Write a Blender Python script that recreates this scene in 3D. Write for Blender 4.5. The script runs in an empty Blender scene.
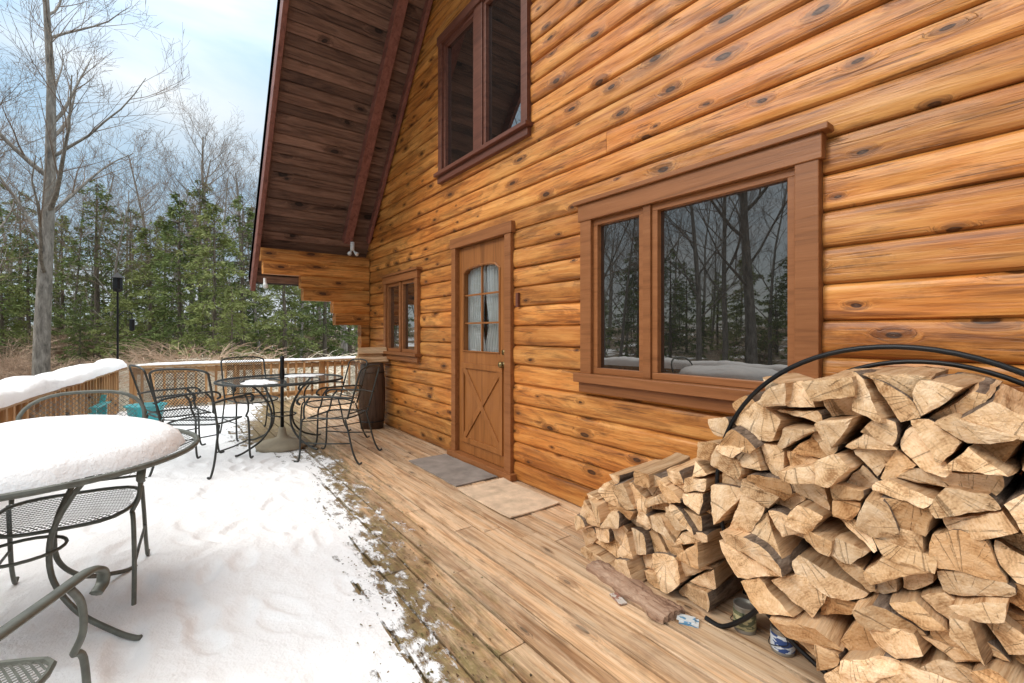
import bpy, math, random
from mathutils import Vector, noise, Matrix
import numpy as np
random.seed(7)
scene=bpy.context.scene
COL=scene.collection
CAMH=1.27; D=2.37; TH=math.radians(37); C=math.cos(TH); S=math.sin(TH); F=455.0
def W(px,z):
    x=(px-512)/F*z
    return (z*C-x*S, D-(x*C+z*S))
def R(a,b): return random.uniform(a,b)

# ------------------------------------------------------------ node helper
class Mat:
    def __init__(s,name):
        s.mat=bpy.data.materials.new(name); s.mat.use_nodes=True
        s.nt=s.mat.node_tree; s.nt.nodes.clear()
        s.out=s.nt.nodes.new('ShaderNodeOutputMaterial')
        s.b=s.nt.nodes.new('ShaderNodeBsdfPrincipled')
        s.nt.links.new(s.b.outputs[0],s.out.inputs[0])
    def n(s,typ,ins={},**props):
        nd=s.nt.nodes.new('ShaderNode'+typ)
        for k,v in props.items(): setattr(nd,k,v)
        for k,v in ins.items():
            sock=nd.inputs[k]
            if isinstance(v,bpy.types.NodeSocket): s.nt.links.new(v,sock)
            else: sock.default_value=v
        return nd
    def set(s,k,v):
        sock=s.b.inputs[k]
        if isinstance(v,bpy.types.NodeSocket): s.nt.links.new(v,sock)
        elif k=='Base Color' and len(v)==3: sock.default_value=(*v,1)
        else: sock.default_value=v
    def math(s,op,a,b=0.0,c=None,clamp=False):
        nd=s.nt.nodes.new('ShaderNodeMath'); nd.operation=op; nd.use_clamp=clamp
        for i,v in enumerate([a,b]+([c] if c is not None else [])):
            if isinstance(v,bpy.types.NodeSocket): s.nt.links.new(v,nd.inputs[i])
            else: nd.inputs[i].default_value=v
        return nd.outputs[0]
    def ramp(s,fac,stops,interp='LINEAR'):
        nd=s.nt.nodes.new('ShaderNodeValToRGB'); cr=nd.color_ramp; cr.interpolation=interp
        while len(cr.elements)<len(stops): cr.elements.new(0.5)
        for e,(p,c) in zip(cr.elements,stops):
            e.position=p; e.color=(c[0],c[1],c[2],1) if not isinstance(c,(int,float)) else (c,c,c,1)
        s.nt.links.new(fac,nd.inputs[0]); return nd.outputs[0]
    def mix(s,fac,a,b,blend='MIX'):
        nd=s.nt.nodes.new('ShaderNodeMix'); nd.data_type='RGBA'; nd.blend_type=blend
        for sock,v in ((nd.inputs[0],fac),(nd.inputs[6],a),(nd.inputs[7],b)):
            if isinstance(v,bpy.types.NodeSocket): s.nt.links.new(v,sock)
            else: sock.default_value=(v if isinstance(v,(int,float)) else (v[0],v[1],v[2],1))
        return nd.outputs[2]
    def bump(s,h,strength=.3,dist=.01):
        nd=s.n('Bump',{'Height':h,'Strength':strength,'Distance':dist}); s.set('Normal',nd.outputs[0])
    def coord(s): return s.n('TexCoord').outputs['Object']
    def mapping(s,vec,scale=(1,1,1)):
        return s.n('Mapping',{'Vector':vec,'Scale':scale}).outputs[0]
    def noise(s,vec,scale,detail=4,rough=.55,dist=0.0):
        return s.n('TexNoise',{'Vector':vec,'Scale':scale,'Detail':detail,'Roughness':rough,'Distortion':dist}).outputs['Fac']

def plain(name,col,rough=.5,metal=0.0,var=.12,nscale=8,bump=0.1,spec=.5):
    m=Mat(name); co=m.coord()
    f=m.noise(co,nscale,3,.6)
    c=m.mix(f,tuple(x*(1-var*1.6) for x in col),tuple(min(1,x*(1+var*1.6)) for x in col))
    m.set('Base Color',c); m.set('Roughness',rough); m.set('Metallic',metal); m.set('Specular IOR Level',spec)
    if bump: m.bump(m.noise(co,nscale*8,3,.6),bump,.003)
    return m.mat

def wood(name,dark,mid,light,axis='X',across=16,long=.9,knots=.6,rough=.55,bump=.35,tone=.5,blotch=.6,post=None,spec=.35,plane='XZ',kscale=(2.2,6.0),ksize=1.0,rs=(.36,.47,.63),cracks=0.0):
    m=Mat(name); co=m.coord()
    r=m.n('Attribute',attribute_name='rnd').outputs['Fac']
    off=m.n('CombineXYZ',{'X':m.math('MULTIPLY',r,37.0),'Y':m.math('MULTIPLY',r,23.0),'Z':m.math('MULTIPLY',r,17.0)}).outputs[0]
    p=m.n('VectorMath',{0:co,1:off},operation='ADD').outputs[0]
    def sc(l,a): return {'X':(l,a,a),'Y':(a,l,a),'Z':(a,a,l)}[axis]
    if knots>0:
        sp=m.n('SeparateXYZ',{0:p})
        nwarp=m.noise(m.mapping(p,sc(3,9)),1.0,2,.5)
        kv=m.n('CombineXYZ',{'X':m.math('MULTIPLY_ADD',sp.outputs[plane[0]],kscale[0],m.math('MULTIPLY',nwarp,.25)),'Y':m.math('MULTIPLY_ADD',sp.outputs[plane[1]],kscale[1],m.math('MULTIPLY',nwarp,.25))}).outputs[0]
        vor=m.n('TexVoronoi',{'Vector':kv,'Scale':1.0,'Randomness':.9},voronoi_dimensions='2D')
        kcol=m.n('SeparateColor',{'Color':vor.outputs['Color']})
        kd=m.math('DIVIDE',vor.outputs['Distance'],m.math('MULTIPLY_ADD',kcol.outputs[1],.8*ksize,.4*ksize))
        ksel=m.math('GREATER_THAN',kcol.outputs[0],1-knots)
        core=m.math('MULTIPLY',m.ramp(kd,[(0,.7),(.07,1),(.10,1),(.13,0)]),ksel)
        halo=m.math('MULTIPLY',m.ramp(kd,[(0,1),(.16,.55),(.45,0)],'EASE'),ksel)
        wv=m.n('VectorMath',{0:p,1:m.n('CombineXYZ',{'X':m.math('MULTIPLY',halo,.06),'Y':m.math('MULTIPLY',halo,.06),'Z':m.math('MULTIPLY',halo,.06)}).outputs[0]},operation='ADD').outputs[0]
    else: wv=p
    g1=m.noise(m.mapping(wv,sc(long,across)),1.0,5,.65,.9)
    g2=m.noise(m.mapping(wv,sc(long*4,across*6)),1.0,3,.65,.2)
    bl=m.noise(m.mapping(p,sc(1.5,6)),1.2,5,.68,.8)
    g=m.math('ADD',m.math('MULTIPLY',g1,.7),m.math('MULTIPLY',g2,.3))
    c=m.ramp(g,[(rs[0],dark),(rs[1],mid),(rs[2],light)])
    bf=m.math('MULTIPLY',m.ramp(m.math('ADD',m.math('MULTIPLY',bl,.7),m.math('MULTIPLY',g2,.3)),[(.51,0),(.595,1)]),blotch)
    c=m.mix(bf,c,tuple(x*.8 for x in dark))
    if knots>0:
        hn=m.ramp(m.math('ADD',m.math('MULTIPLY',halo,.9),m.math('MULTIPLY',m.math('SUBTRACT',g2,.5),1.4)),[(.16,0),(.55,1)])
        c=m.mix(m.math('MULTIPLY',hn,.75),c,tuple(x*.7 for x in dark))
        c=m.mix(m.math('MULTIPLY',core,.92),c,tuple(x*.18 for x in dark))
    h=m.math('ADD',g,m.math('MULTIPLY',g2,.4))
    if cracks>0:
        cn=m.noise(m.mapping(wv,sc(.55,across*1.5)),1.0,2,.5,.3)
        ck=m.ramp(m.math('ABSOLUTE',m.math('SUBTRACT',cn,.56)),[(0,1),(.006,.8),(.013,0)])
        ck=m.math('MULTIPLY',ck,m.ramp(bl,[(.45,0),(.55,1)]))
        c=m.mix(m.math('MULTIPLY',ck,cracks),c,tuple(x*.25 for x in dark)); h=m.math('SUBTRACT',h,m.math('MULTIPLY',ck,.5))
    tf=m.math('ADD',1-tone*.5,m.math('MULTIPLY',m.math('FRACT',m.math('MULTIPLY',r,7.31)),tone))
    tc=m.n('CombineXYZ',{'X':tf,'Y':tf,'Z':tf}).outputs[0]
    c=m.mix(1.0,c,tc,'MULTIPLY')
    if post: c=post(m,c,co)
    m.set('Base Color',c); m.set('Roughness',rough); m.set('Specular IOR Level',spec)
    m.bump(h,bump,.006)
    return m.mat

# ------------------------------------------------------------ mesh builder
class MB:
    def __init__(s): s.v=[];s.f=[];s.m=[];s.r=[];s.cm=0;s.cr=0.0
    def V(s,p): s.v.append(tuple(p)); return len(s.v)-1
    def Fc(s,ids): s.f.append(tuple(ids)); s.m.append(s.cm); s.r.append(s.cr)
    def box(s,x0,x1,y0,y1,z0,z1):
        b=len(s.v)
        for z in (z0,z1):
            for x,y in ((x0,y0),(x1,y0),(x1,y1),(x0,y1)): s.v.append((x,y,z))
        for q in ((3,2,1,0),(4,5,6,7),(0,1,5,4),(1,2,6,5),(2,3,7,6),(3,0,4,7)): s.Fc([b+i for i in q])
    def beam(s,p,q,w,d,up=(0,0,1)):
        p=Vector(p);q=Vector(q); a=(q-p).normalized(); sd=a.cross(Vector(up)).normalized(); u=sd.cross(a).normalized()
        b=len(s.v)
        for e in (p,q):
            for i,j in ((-1,-1),(1,-1),(1,1),(-1,1)): s.v.append(tuple(e+sd*(w/2*i)+u*(d/2*j)))
        for k in ((3,2,1,0),(4,5,6,7),(0,1,5,4),(1,2,6,5),(2,3,7,6),(3,0,4,7)): s.Fc([b+i for i in k])
    def tube(s,path,rad,n=8,cap=True,closed=False,flat=None):
        P=[Vector(p) for p in path]; L=len(P)
        if not isinstance(rad,(list,tuple)): rad=[rad]*L
        prev=None; rings=[]
        for i,p in enumerate(P):
            if closed: t=(P[(i+1)%L]-P[i-1])
            else: t=P[min(i+1,L-1)]-P[max(i-1,0)]
            if t.length<1e-9: t=Vector((0,0,1))
            t.normalize()
            if prev is None:
                a=Vector((0,0,1)) if abs(t.z)<.9 else Vector((1,0,0))
                u=t.cross(a).normalized()
            else:
                u=(prev-t*prev.dot(t))
                u=u.normalized() if u.length>1e-6 else t.orthogonal().normalized()
            prev=u; w=t.cross(u)
            b=len(s.v); fl=flat or 1.0
            for k in range(n):
                an=2*math.pi*k/n; s.v.append(tuple(p+(u*math.cos(an)*fl+w*math.sin(an))*rad[i]))
            rings.append(b)
        rng=range(L if closed else L-1)
        for i in rng:
            a=rings[i]; b=rings[(i+1)%L]
            for k in range(n):
                k2=(k+1)%n; s.Fc((a+k,a+k2,b+k2,b+k))
        if cap and not closed and n>2:
            s.Fc([rings[0]+k for k in range(n)][::-1]); s.Fc([rings[-1]+k for k in range(n)])
    def lathe(s,prof,n=24,c=(0,0,0)):
        rings=[]
        for r,z in prof:
            b=len(s.v)
            for k in range(n):
                a=2*math.pi*k/n; s.v.append((c[0]+r*math.cos(a),c[1]+r*math.sin(a),c[2]+z))
            rings.append(b)
        for a,b in zip(rings,rings[1:]):
            for k in range(n):
                k2=(k+1)%n; s.Fc((a+k,a+k2,b+k2,b+k))
    def mesh(s,name,mats,smooth=False):
        me=bpy.data.meshes.new(name); me.from_pydata(s.v,[],s.f)
        for mt in mats: me.materials.append(mt)
        me.polygons.foreach_set('material_index',s.m)
        at=me.attributes.new('rnd','FLOAT','FACE'); at.data.foreach_set('value',s.r)
        if smooth: me.polygons.foreach_set('use_smooth',[True]*len(s.f))
        me.update(); return me
def tag(o,label=None,category=None,group=None,kind=None):
    if label: o['label']=label
    if category: o['category']=category
    if group: o['group']=group
    if kind: o['kind']=kind
def empty(name,loc=(0,0,0),rot=0,label=None,category=None,group=None):
    o=bpy.data.objects.new(name,None); o.empty_display_size=.1; o.location=loc; o.rotation_euler=(0,0,rot); COL.objects.link(o)
    tag(o,label,category,group); return o
def obj(name,mb,mats,parent=None,loc=(0,0,0),rot=(0,0,0),smooth=False,bevel=0,**tg):
    if not isinstance(mats,(list,tuple)): mats=[mats]
    o=bpy.data.objects.new(name,mb.mesh(name,mats,smooth)); o.location=loc; o.rotation_euler=rot; COL.objects.link(o)
    if parent: o.parent=parent
    if bevel:
        md=o.modifiers.new('bevel','BEVEL'); md.width=bevel; md.segments=2; md.limit_method='ANGLE'
    tag(o,**tg); return o
def copy_thing(root,loc,rot,scale=None,label=None):
    o=root.copy(); COL.objects.link(o); o.location=loc; o.rotation_euler=(0,0,rot)
    if scale: o.scale=scale
    if label: o['label']=label
    for ch in list(root.children):
        c=ch.copy(); COL.objects.link(c); c.parent=o
        for g in list(ch.children):
            gc=g.copy(); COL.objects.link(gc); gc.parent=c
    return o
def catmull(pts,sub=6):
    P=[Vector(p) for p in pts]; out=[]
    for i in range(len(P)-1):
        p0=P[max(i-1,0)];p1=P[i];p2=P[i+1];p3=P[min(i+2,len(P)-1)]
        for k in range(sub):
            t=k/sub; out.append(.5*((2*p1)+(p2-p0)*t+(2*p0-5*p1+4*p2-p3)*t*t+(3*p1-p0-3*p2+p3)*t**3))
    out.append(P[-1]); return out
def nz(x,y,z=0): return noise.noise(Vector((x,y,z)))

# ------------------------------------------------------------ materials
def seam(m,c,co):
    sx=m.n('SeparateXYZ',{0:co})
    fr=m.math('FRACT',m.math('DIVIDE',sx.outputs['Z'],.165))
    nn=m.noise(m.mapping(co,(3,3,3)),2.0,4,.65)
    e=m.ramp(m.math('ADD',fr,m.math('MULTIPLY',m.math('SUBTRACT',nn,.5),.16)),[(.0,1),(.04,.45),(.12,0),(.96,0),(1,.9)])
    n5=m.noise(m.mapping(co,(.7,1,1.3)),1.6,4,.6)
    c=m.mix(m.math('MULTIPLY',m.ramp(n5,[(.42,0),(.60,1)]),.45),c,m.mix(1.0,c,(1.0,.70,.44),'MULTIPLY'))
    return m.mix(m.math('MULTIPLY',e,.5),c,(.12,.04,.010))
LD,LM,LL=(.215,.070,.014),(.52,.200,.043),(.72,.345,.098)
M_log=wood('log_siding_wood',LD,LM,LL,'X',13,.9,.55,.42,.45,.36,.55,post=seam,spec=.4,ksize=.75,kscale=(2.6,6.6),rs=(.365,.47,.62),cracks=.6)
M_logY=wood('log_corbel_wood',LD,LM,LL,'Y',13,.9,.5,.45,.45,.4,.5,post=seam,plane='YZ',rs=(.365,.47,.62),cracks=.6)
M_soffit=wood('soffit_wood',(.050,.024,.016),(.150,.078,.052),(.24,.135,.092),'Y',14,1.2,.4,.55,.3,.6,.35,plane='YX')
M_trim=wood('trim_paint_wood',(.20,.072,.022),(.265,.098,.031),(.32,.125,.044),'X',20,1,.0,.42,.15,.1,.1)
M_trimdark=wood('dark_trim_wood',(.085,.028,.018),(.135,.046,.028),(.18,.068,.042),'X',20,1,.0,.45,.15,.1,.1)
M_rafter=wood('rafter_wood',(.13,.046,.032),(.22,.080,.056),(.28,.11,.08),'X',20,1,.0,.5,.15,.1,.2)
M_door=wood('door_paint_wood',(.21,.075,.018),(.30,.11,.028),(.36,.14,.04),'Z',18,1,.0,.4,.12,.1,.15)
def deckpost(m,c,co):
    sx=m.n('SeparateXYZ',{0:co}); x=sx.outputs['X']; y=sx.outputs['Y']
    n3=m.noise(m.mapping(co,(.8,9,1)),1.5,5,.7)
    c=m.mix(m.math('MULTIPLY',m.ramp(n3,[(.42,0),(.60,1)]),.5),c,(.66,.52,.37))
    n4=m.noise(m.mapping(co,(1.3,16,1)),1.5,5,.7,.5)
    c=m.mix(m.math('MULTIPLY',m.ramp(n4,[(.52,0),(.63,1)]),.6),c,(.27,.125,.055))
    n6=m.noise(m.mapping(co,(1.5,2.5,1)),2.0,5,.7)
    c=m.mix(m.math('MULTIPLY',m.ramp(n6,[(.55,0),(.67,1)]),.35),c,(.19,.12,.07))
    e=m.math('SUBTRACT',y,m.math('SUBTRACT',1.60,m.math('MULTIPLY',x,.105)))
    n1=m.noise(m.mapping(co,(1.0,5,3)),2.6,6,.78,.5)
    e2=m.math('ADD',e,m.math('MULTIPLY',m.math('SUBTRACT',n1,.5),1.2))
    f=m.n('MapRange',{'Value':e2,'From Min':-.27,'From Max':.04,'To Min':0,'To Max':.86}).outputs[0]
    n2=m.noise(co,16,6,.75)
    dirt=m.ramp(n2,[(.32,(.04,.03,.014)),(.45,(.14,.09,.04)),(.56,(.18,.145,.05)),(.70,(.36,.25,.14))])
    return m.mix(f,c,dirt)
M_deck=wood('deck_board_wood',(.29,.145,.065),(.60,.365,.195),(.78,.56,.36),'X',18,.7,.4,.6,.45,.35,.4,post=deckpost,spec=.3,plane='XY',ksize=.6,cracks=.6)
M_rail=wood('rail_wood',(.24,.12,.045),(.47,.27,.12),(.60,.40,.21),'X',18,1,.3,.65,.2,.4,.3)
M_railZ=wood('baluster_wood',(.22,.10,.04),(.44,.24,.10),(.56,.35,.18),'Z',18,1,.3,.65,.2,.5,.3)
def snowmat(name,thin=False):
    m=Mat(name); co=m.coord(); m.set('Base Color',m.mix(m.noise(co,3,4,.6),(.88,.885,.89),(.94,.94,.94))); m.set('Roughness',.75); m.set('Specular IOR Level',.2)
    m.bump(m.math('ADD',m.noise(co,9,5,.65),m.math('MULTIPLY',m.noise(co,60,3,.6),.3)),.55,.025)
    if thin:
        r=m.n('Attribute',attribute_name='rnd').outputs['Fac']
        na=m.noise(m.mapping(co,(1,1.8,1)),9,7,.75,.3)
        q=m.math('ADD',r,m.math('MULTIPLY',m.math('SUBTRACT',na,.5),1.9))
        f=m.n('MapRange',{'Value':q,'From Min':.28,'From Max':.50}).outputs[0]
        tr=m.n('BsdfTransparent'); ms=m.n('MixShader',{0:f,1:tr.outputs[0],2:m.b.outputs[0]}); m.nt.links.new(ms.outputs[0],m.out.inputs[0])
    return m.mat
M_snow=snowmat('snow'); M_snowthin=snowmat('thin_snow',True)
M_iron=plain('dark_wrought_iron',(.04,.043,.039),.45,.3,.3,20,0)
M_irongray=plain('snowlit_green_iron',(.12,.125,.105),.5,.2,.35,25,0)  # paler iron for the near furniture, snow light put into the colour
M_black=plain('black_steel',(.012,.012,.013),.4,.5,.2,20,0)
M_white=plain('white_plastic',(.75,.75,.72),.4)
m=Mat('window_glass'); m.set('Base Color',(.010,.010,.010,1)); m.set('Roughness',.01)
gl=m.n('BsdfGlossy',{'Color':(.95,.91,.86,1),'Roughness':.004})
co=m.coord(); bmp=m.n('Bump',{'Height':m.noise(co,2.2,1,.3),'Strength':.02,'Distance':.02}); m.nt.links.new(bmp.outputs[0],gl.inputs['Normal'])
fr=m.n('Fresnel',{'IOR':1.5}); fac=m.math('ADD',m.math('MULTIPLY',fr.outputs[0],1.5),.10,clamp=True)
ms=m.n('MixShader',{0:fac,1:m.b.outputs[0],2:gl.outputs[0]}); m.nt.links.new(ms.outputs[0],m.out.inputs[0]); M_glass=m.mat
m=Mat('clear_glass'); tr=m.n('BsdfTransparent',{'Color':(.88,.89,.88,1)}); gl=m.n('BsdfGlossy',{'Roughness':.01})
ms=m.n('MixShader',{0:.12,1:tr.outputs[0],2:gl.outputs[0]}); m.nt.links.new(ms.outputs[0],m.out.inputs[0]); M_clear=m.mat
M_curtain=plain('curtain_cloth',(.50,.51,.50),.8,0,.08)
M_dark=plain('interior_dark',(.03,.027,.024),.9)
M_shingle=plain('roof_shingle',(.07,.06,.055),.9,0,.4,12,.5)

# ------------------------------------------------------------ CABIN
cabin=empty('log_cabin',(0,0,0),0,'orange brown log cabin gable end with steep overhanging roof','cabin')
CH=.165; EH=2.42; ET=6.76; SL=1.22; RT=2.0
def tR(h): return ET if h<=EH else ET-(h-EH)/SL
def tL(h): return 2*RT-tR(h)
RH=EH+SL*(ET-RT)
openings=[(.80,2.28,.87,2.16),(3.11,4.13,.0,2.21),(4.93,5.98,.93,2.0),(2.88,4.41,2.89,4.45)]
mb=MB()
def prof(f): return .010-.014*abs(2*f-1)**5-.012*abs(2*f-1)**20
k=0
h=0.0
while h<RH-.1:
    z0=h;z1=min(h+CH,RH-.05)
    cuts=sorted(set([z0,z1]+[o[i] for o in openings for i in (2,3) if z0+.004<o[i]<z1-.004]))
    joints=[R(-3,7)] if k%2 else []
    for a,b in zip(cuts,cuts[1:]):
        mid=(a+b)/2
        segs=[(tL(a),tR(a))]
        for o in openings:
            if o[2]<mid<o[3]:
                ns=[]
                for s0,s1 in segs:
                    if o[1]<=s0 or o[0]>=s1: ns.append((s0,s1))
                    else:
                        if o[0]>s0: ns.append((s0,o[0]))
                        if o[1]<s1: ns.append((o[1],s1))
                segs=ns
        s2=[]
        for s0,s1 in segs:
            js=[j for j in joints if s0+.4<j<s1-.4 and not any(o[0]-.1<j<o[1]+.1 and o[2]-.2<mid<o[3]+.2 for o in openings)]
            pts=[s0]+sorted(js)+[s1]
            s2+=[(pts[i]+(.0015 if i else 0),pts[i+1]-.0015,sum(1 for j in joints if j<=pts[i]+.01)) for i in range(len(pts)-1)]
        for s0,s1,ji in s2:
            mb.cr=((k*0.6180339+ji*.37)%1.0)
            nx=max(1,int((s1-s0)/.10)); nzz=max(2,int(14*(b-a)/CH))
            base=len(mb.v)
            for i in range(nx+1):
                x=s0+(s1-s0)*i/nx
                wob=.012*nz(x*.9,k*3.7)+.005*nz(x*4,k*2.1,9); wob2=.008*nz(x*1.3,k*5.1,3)
                for j in range(nzz+1):
                    z=a+(b-a)*j/nzz; f=(z-z0)/CH
                    mb.v.append((x,prof(f)+wob*(1-abs(2*f-1)**2)+.004*nz(x*5,z*18,k), z+(wob2 if 0.01<f<.99 else 0)))
            for i in range(nx):
                for j in range(nzz):
                    q=base+i*(nzz+1)+j; mb.Fc((q,q+1,q+nzz+2,q+nzz+1))
            for i in (0,nx):
                st=base+i*(nzz+1); p=len(mb.v)
                mb.v.append((mb.v[st][0],-.12,a)); mb.v.append((mb.v[st+nzz][0],-.12,b))
                ring=[st+j for j in range(nzz+1)]+[p+1,p]; mb.Fc(ring if i==0 else ring[::-1])
    k+=1; h+=CH
mb.cm=1; mb.cr=.3
b0=len(mb.v)
for p in ((tL(0),0),(tR(0),0),(ET,EH),(RT,RH),(2*RT-ET,EH)): mb.v.append((p[0],-.115,p[1]))
mb.Fc([b0+i for i in range(5)])
mb.cm=0
for i in range(14):
    mb.cr=(i*.618)%1
    mb.box(ET-.16,ET-.01,-7,-.13,i*CH,(i+1)*CH-.006); mb.box(2*RT-ET+.01,2*RT-ET+.16,-7,-.13,i*CH,(i+1)*CH-.006)
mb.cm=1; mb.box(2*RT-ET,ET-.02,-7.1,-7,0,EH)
wall=obj('wall',mb,[M_log,M_dark],cabin,smooth=False)
# corbels
mb=MB()
lens=[.50,.53,.92,.95,1.40,1.43]
def corb(z0,L,cr,t0=ET-.17,t1=ET+.0,v0=.02):
    mb.cr=cr; n=10; ny=max(2,int(L/.12)); base=len(mb.v)
    sec=[]
    for j in range(n+1):
        f=j/n; sec.append((t0+.03*abs(2*f-1)**3,z0+CH*f))
    for j in range(n+1):
        f=1-j/n; sec.append((t1-.03*abs(2*f-1)**3,z0+CH*f))
    m_=len(sec)
    for i in range(ny+1):
        y=v0+(L-v0)*i/ny
        for q in sec: mb.v.append((q[0]+.005*nz(y*2,q[1]*9),y,q[1]+.003*nz(y*2,z0)))
    for i in range(ny):
        for j in range(m_):
            a=base+i*m_+j; b=base+i*m_+(j+1)%m_; mb.Fc((a,b,b+m_,a+m_))
    mb.Fc([base+ny*m_+j for j in range(m_)]); mb.Fc([base+j for j in range(m_)][::-1])
zc=EH-.06-6*CH
for i,L in enumerate(lens): corb(zc+i*CH,L,(i*.618+.2)%1)
for i in range(int(zc/CH)+1):
    z0=zc-(i+1)*CH
    if z0>-.1: corb(max(z0,.0),.14,(i*.43)%1)
obj('log_corbel',mb,M_logY,cabin)
# roof
def soff(t): return EH+SL*(ET-t)
roof_mb=MB()
OV=1.45; EAVE=7.14
nrm=Vector((SL,0,1)).normalized(); al=Vector((1,0,-SL)).normalized()
topL=(Vector((EAVE,0,soff(EAVE)))-Vector((RT,0,soff(RT)))).length
n=int(topL/.115); st=Vector((RT,0,soff(RT)))
for i in range(n):
    a=st+al*(topL*i/n+.004); b=st+al*(topL*(i+1)/n-.004)
    roof_mb.cr=(i*.618)%1
    bb=len(roof_mb.v); oo=R(-.003,.003)
    for p in (a,b):
        for y,o in ((.0,oo),(OV-.02,oo),(OV-.02,.03),(.0,.03)):
            q=p+nrm*o; roof_mb.v.append((q.x,y,q.z))
    for kq in ((0,1,5,4),(1,2,6,5),(2,3,7,6),(3,0,4,7)): roof_mb.Fc([bb+x for x in kq])
roof_mb.cm=1
for sgn in (1,-1):
    def mir(t): return t if sgn==1 else 2*RT-t
    bb=len(roof_mb.v)
    for t in (RT,EAVE+.03):
        for y in (OV+.03,-7.2):
            for o in (.034,.22):
                q=Vector((t,0,soff(t)))+nrm*o
                roof_mb.v.append((mir(q.x),y,q.z))
    for kq in ((0,2,6,4),(1,3,7,5),(0,1,5,4),(2,3,7,6),(4,5,7,6),(0,1,3,2)): roof_mb.Fc([bb+x for x in kq])
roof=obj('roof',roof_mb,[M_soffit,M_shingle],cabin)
def slopebeam(name,v0,v1,dep,t1=EAVE,t0=RT,up=0.0):
    b=MB(); p=Vector((t0,(v0+v1)/2,soff(t0)))-nrm*(dep/2+up-.002); q=Vector((t1,(v0+v1)/2,soff(t1)))-nrm*(dep/2+up-.002)
    b.beam(p,q,abs(v1-v0),dep,up=tuple(nrm)); return obj(name,b,M_rafter,roof,bevel=.004)
slopebeam('rafter',.30,.41,.13,t1=6.62)
slopebeam('rake_trim',.03,.075,.10,t1=6.60)
b=MB(); p=Vector((RT,OV+.005,soff(RT)))+nrm*.04; q=Vector((EAVE+.04,OV+.005,soff(EAVE+.04)))+nrm*.04
b.beam(p,q,.05,.34,up=tuple(nrm)); obj('fascia',b,M_rafter,roof,bevel=.004)
b=MB(); b.box(EAVE-.0,EAVE+.04,-7,OV-.03,soff(EAVE)+.03,soff(EAVE)+.18); obj('fascia',b,M_rafter,roof)

# windows
def window(t0,t1,z0,z1,sp,mat,cw=.085,sillx=.05,hd=True,mun=0):
    e=empty('window',((t0+t1)/2,0,z0)); e.parent=cabin; ox=(t0+t1)/2
    b=MB(); y=.05
    def bx(a,b_,c,d,y0,y1): b.cr=R(0,1); b.box(a-ox,b_-ox,y0,y1,c-z0,d-z0)
    bx(t0,t0+cw,z0+cw+.01,z1-cw,-.06,y); bx(t1-cw,t1,z0+cw+.01,z1-cw,-.06,y)
    bx(t0-.015,t1+.015,z1-cw-.015,z1,-.06,y+.008)
    if hd: bx(t0-.045,t1+.045,z1+.001,z1+.03,-.04,y+.03)
    bx(t0-sillx*.6,t1+sillx*.6,z0+.05,z0+cw+.012,-.06,y+.04)
    bx(t0-.01,t1+.01,z0-.02,z0+.048,-.03,y+.004)
    obj('frame',b,mat,e,bevel=.004)
    b=MB(); g=MB()
    spans=[]; pts=[t0+cw]+[x for p in sp for x in p]+[t1-cw]
    for i in range(0,len(pts),2): spans.append((pts[i],pts[i+1]))
    for p in sp: b.box(p[0]-ox,p[1]-ox,-.05,.04,cw+.013,z1-z0-cw-.016)
    for a,c in spans:
        s=.040; lo=cw+.0135; hi=z1-z0-cw-.0165
        b.cr=R(0,1)
        b.box(a-ox,a-ox+s,-.04,.024,lo+s,hi-s); b.box(c-ox-s,c-ox,-.04,.024,lo+s,hi-s)
        b.box(a-ox,c-ox,-.04,.0245,lo,lo+s); b.box(a-ox,c-ox,-.04,.0245,hi-s,hi)
        g.box(a-ox+s-.004,c-ox-s+.004,-.03,-.012,lo+s-.004,hi-s+.004)
    obj('sash',b,mat,e,bevel=.003); obj('glass',g,M_glass,e)
    return e
window(.80,2.28,.87,2.16,[(1.70,1.755)],M_trim,cw=.10)
window(4.93,5.98,.93,2.0,[(5.43,5.48)],M_trim,cw=.075)
window(2.88,4.41,2.89,4.45,[(3.56,3.70)],M_trimdark,cw=.075,hd=False)
# door
door=empty('door',(3.62,0,.05)); door.parent=cabin
b=MB(); 
def db(mbx,a,b_,c,d,y0,y1): mbx.cr=R(0,1); mbx.box(a-3.62,b_-3.62,y0,y1,c-.05,d-.05)
db(b,3.11,3.20,.05,2.12,-.1,.045); db(b,4.05,4.13,.05,2.12,-.1,.045); db(b,3.09,4.15,2.121,2.22,-.1,.052); db(b,3.07,4.17,.0,.06,-.1,.075)
obj('frame',b,M_trim,door,bevel=.004)
L0,L1,Z0,Z1=3.205,4.045,.065,2.115; G0,G1,GZ0,GZ1=3.33,3.955,1.08,1.91
b=MB()
yb,yf=-.06,-.002
db(b,L0,G0,Z0,Z1,yb,yf); db(b,G1,L1,Z0,Z1,yb,yf); db(b,G0+.0005,G1-.0005,Z0,GZ0,yb,yf)
na=14; base=len(b.v)
for i in range(na+1):
    t=G0+(G1-G0)*i/na; u=(t-(G0+G1)/2)/((G1-G0)/2); az=GZ1-.06+.06*math.sqrt(max(0,1-abs(u)**3))
    for y in (yb,yf):
        b.v.append((t-3.62,y,az-.05)); b.v.append((t-3.62,y,Z1-.05))
for i in range(na):
    q=base+4*i; b.Fc((q+2,q+3,q+7,q+6)); b.Fc((q,q+2,q+6,q+4)); b.Fc((q,q+1,q+5,q+4))
def pf(a,b_,c,d,y1=.014): db(b,a,b_,c,d,yf-.002,y1)
PX0,PX1,PZ0,PZ1=3.275,3.985,.17,.96
pf(PX0,PX1,PZ0,PZ0+.05);pf(PX0,PX1,PZ1-.05,PZ1);pf(PX0,PX0+.05,PZ0+.05,PZ1-.05);pf(PX1-.05,PX1,PZ0+.05,PZ1-.05)
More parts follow.
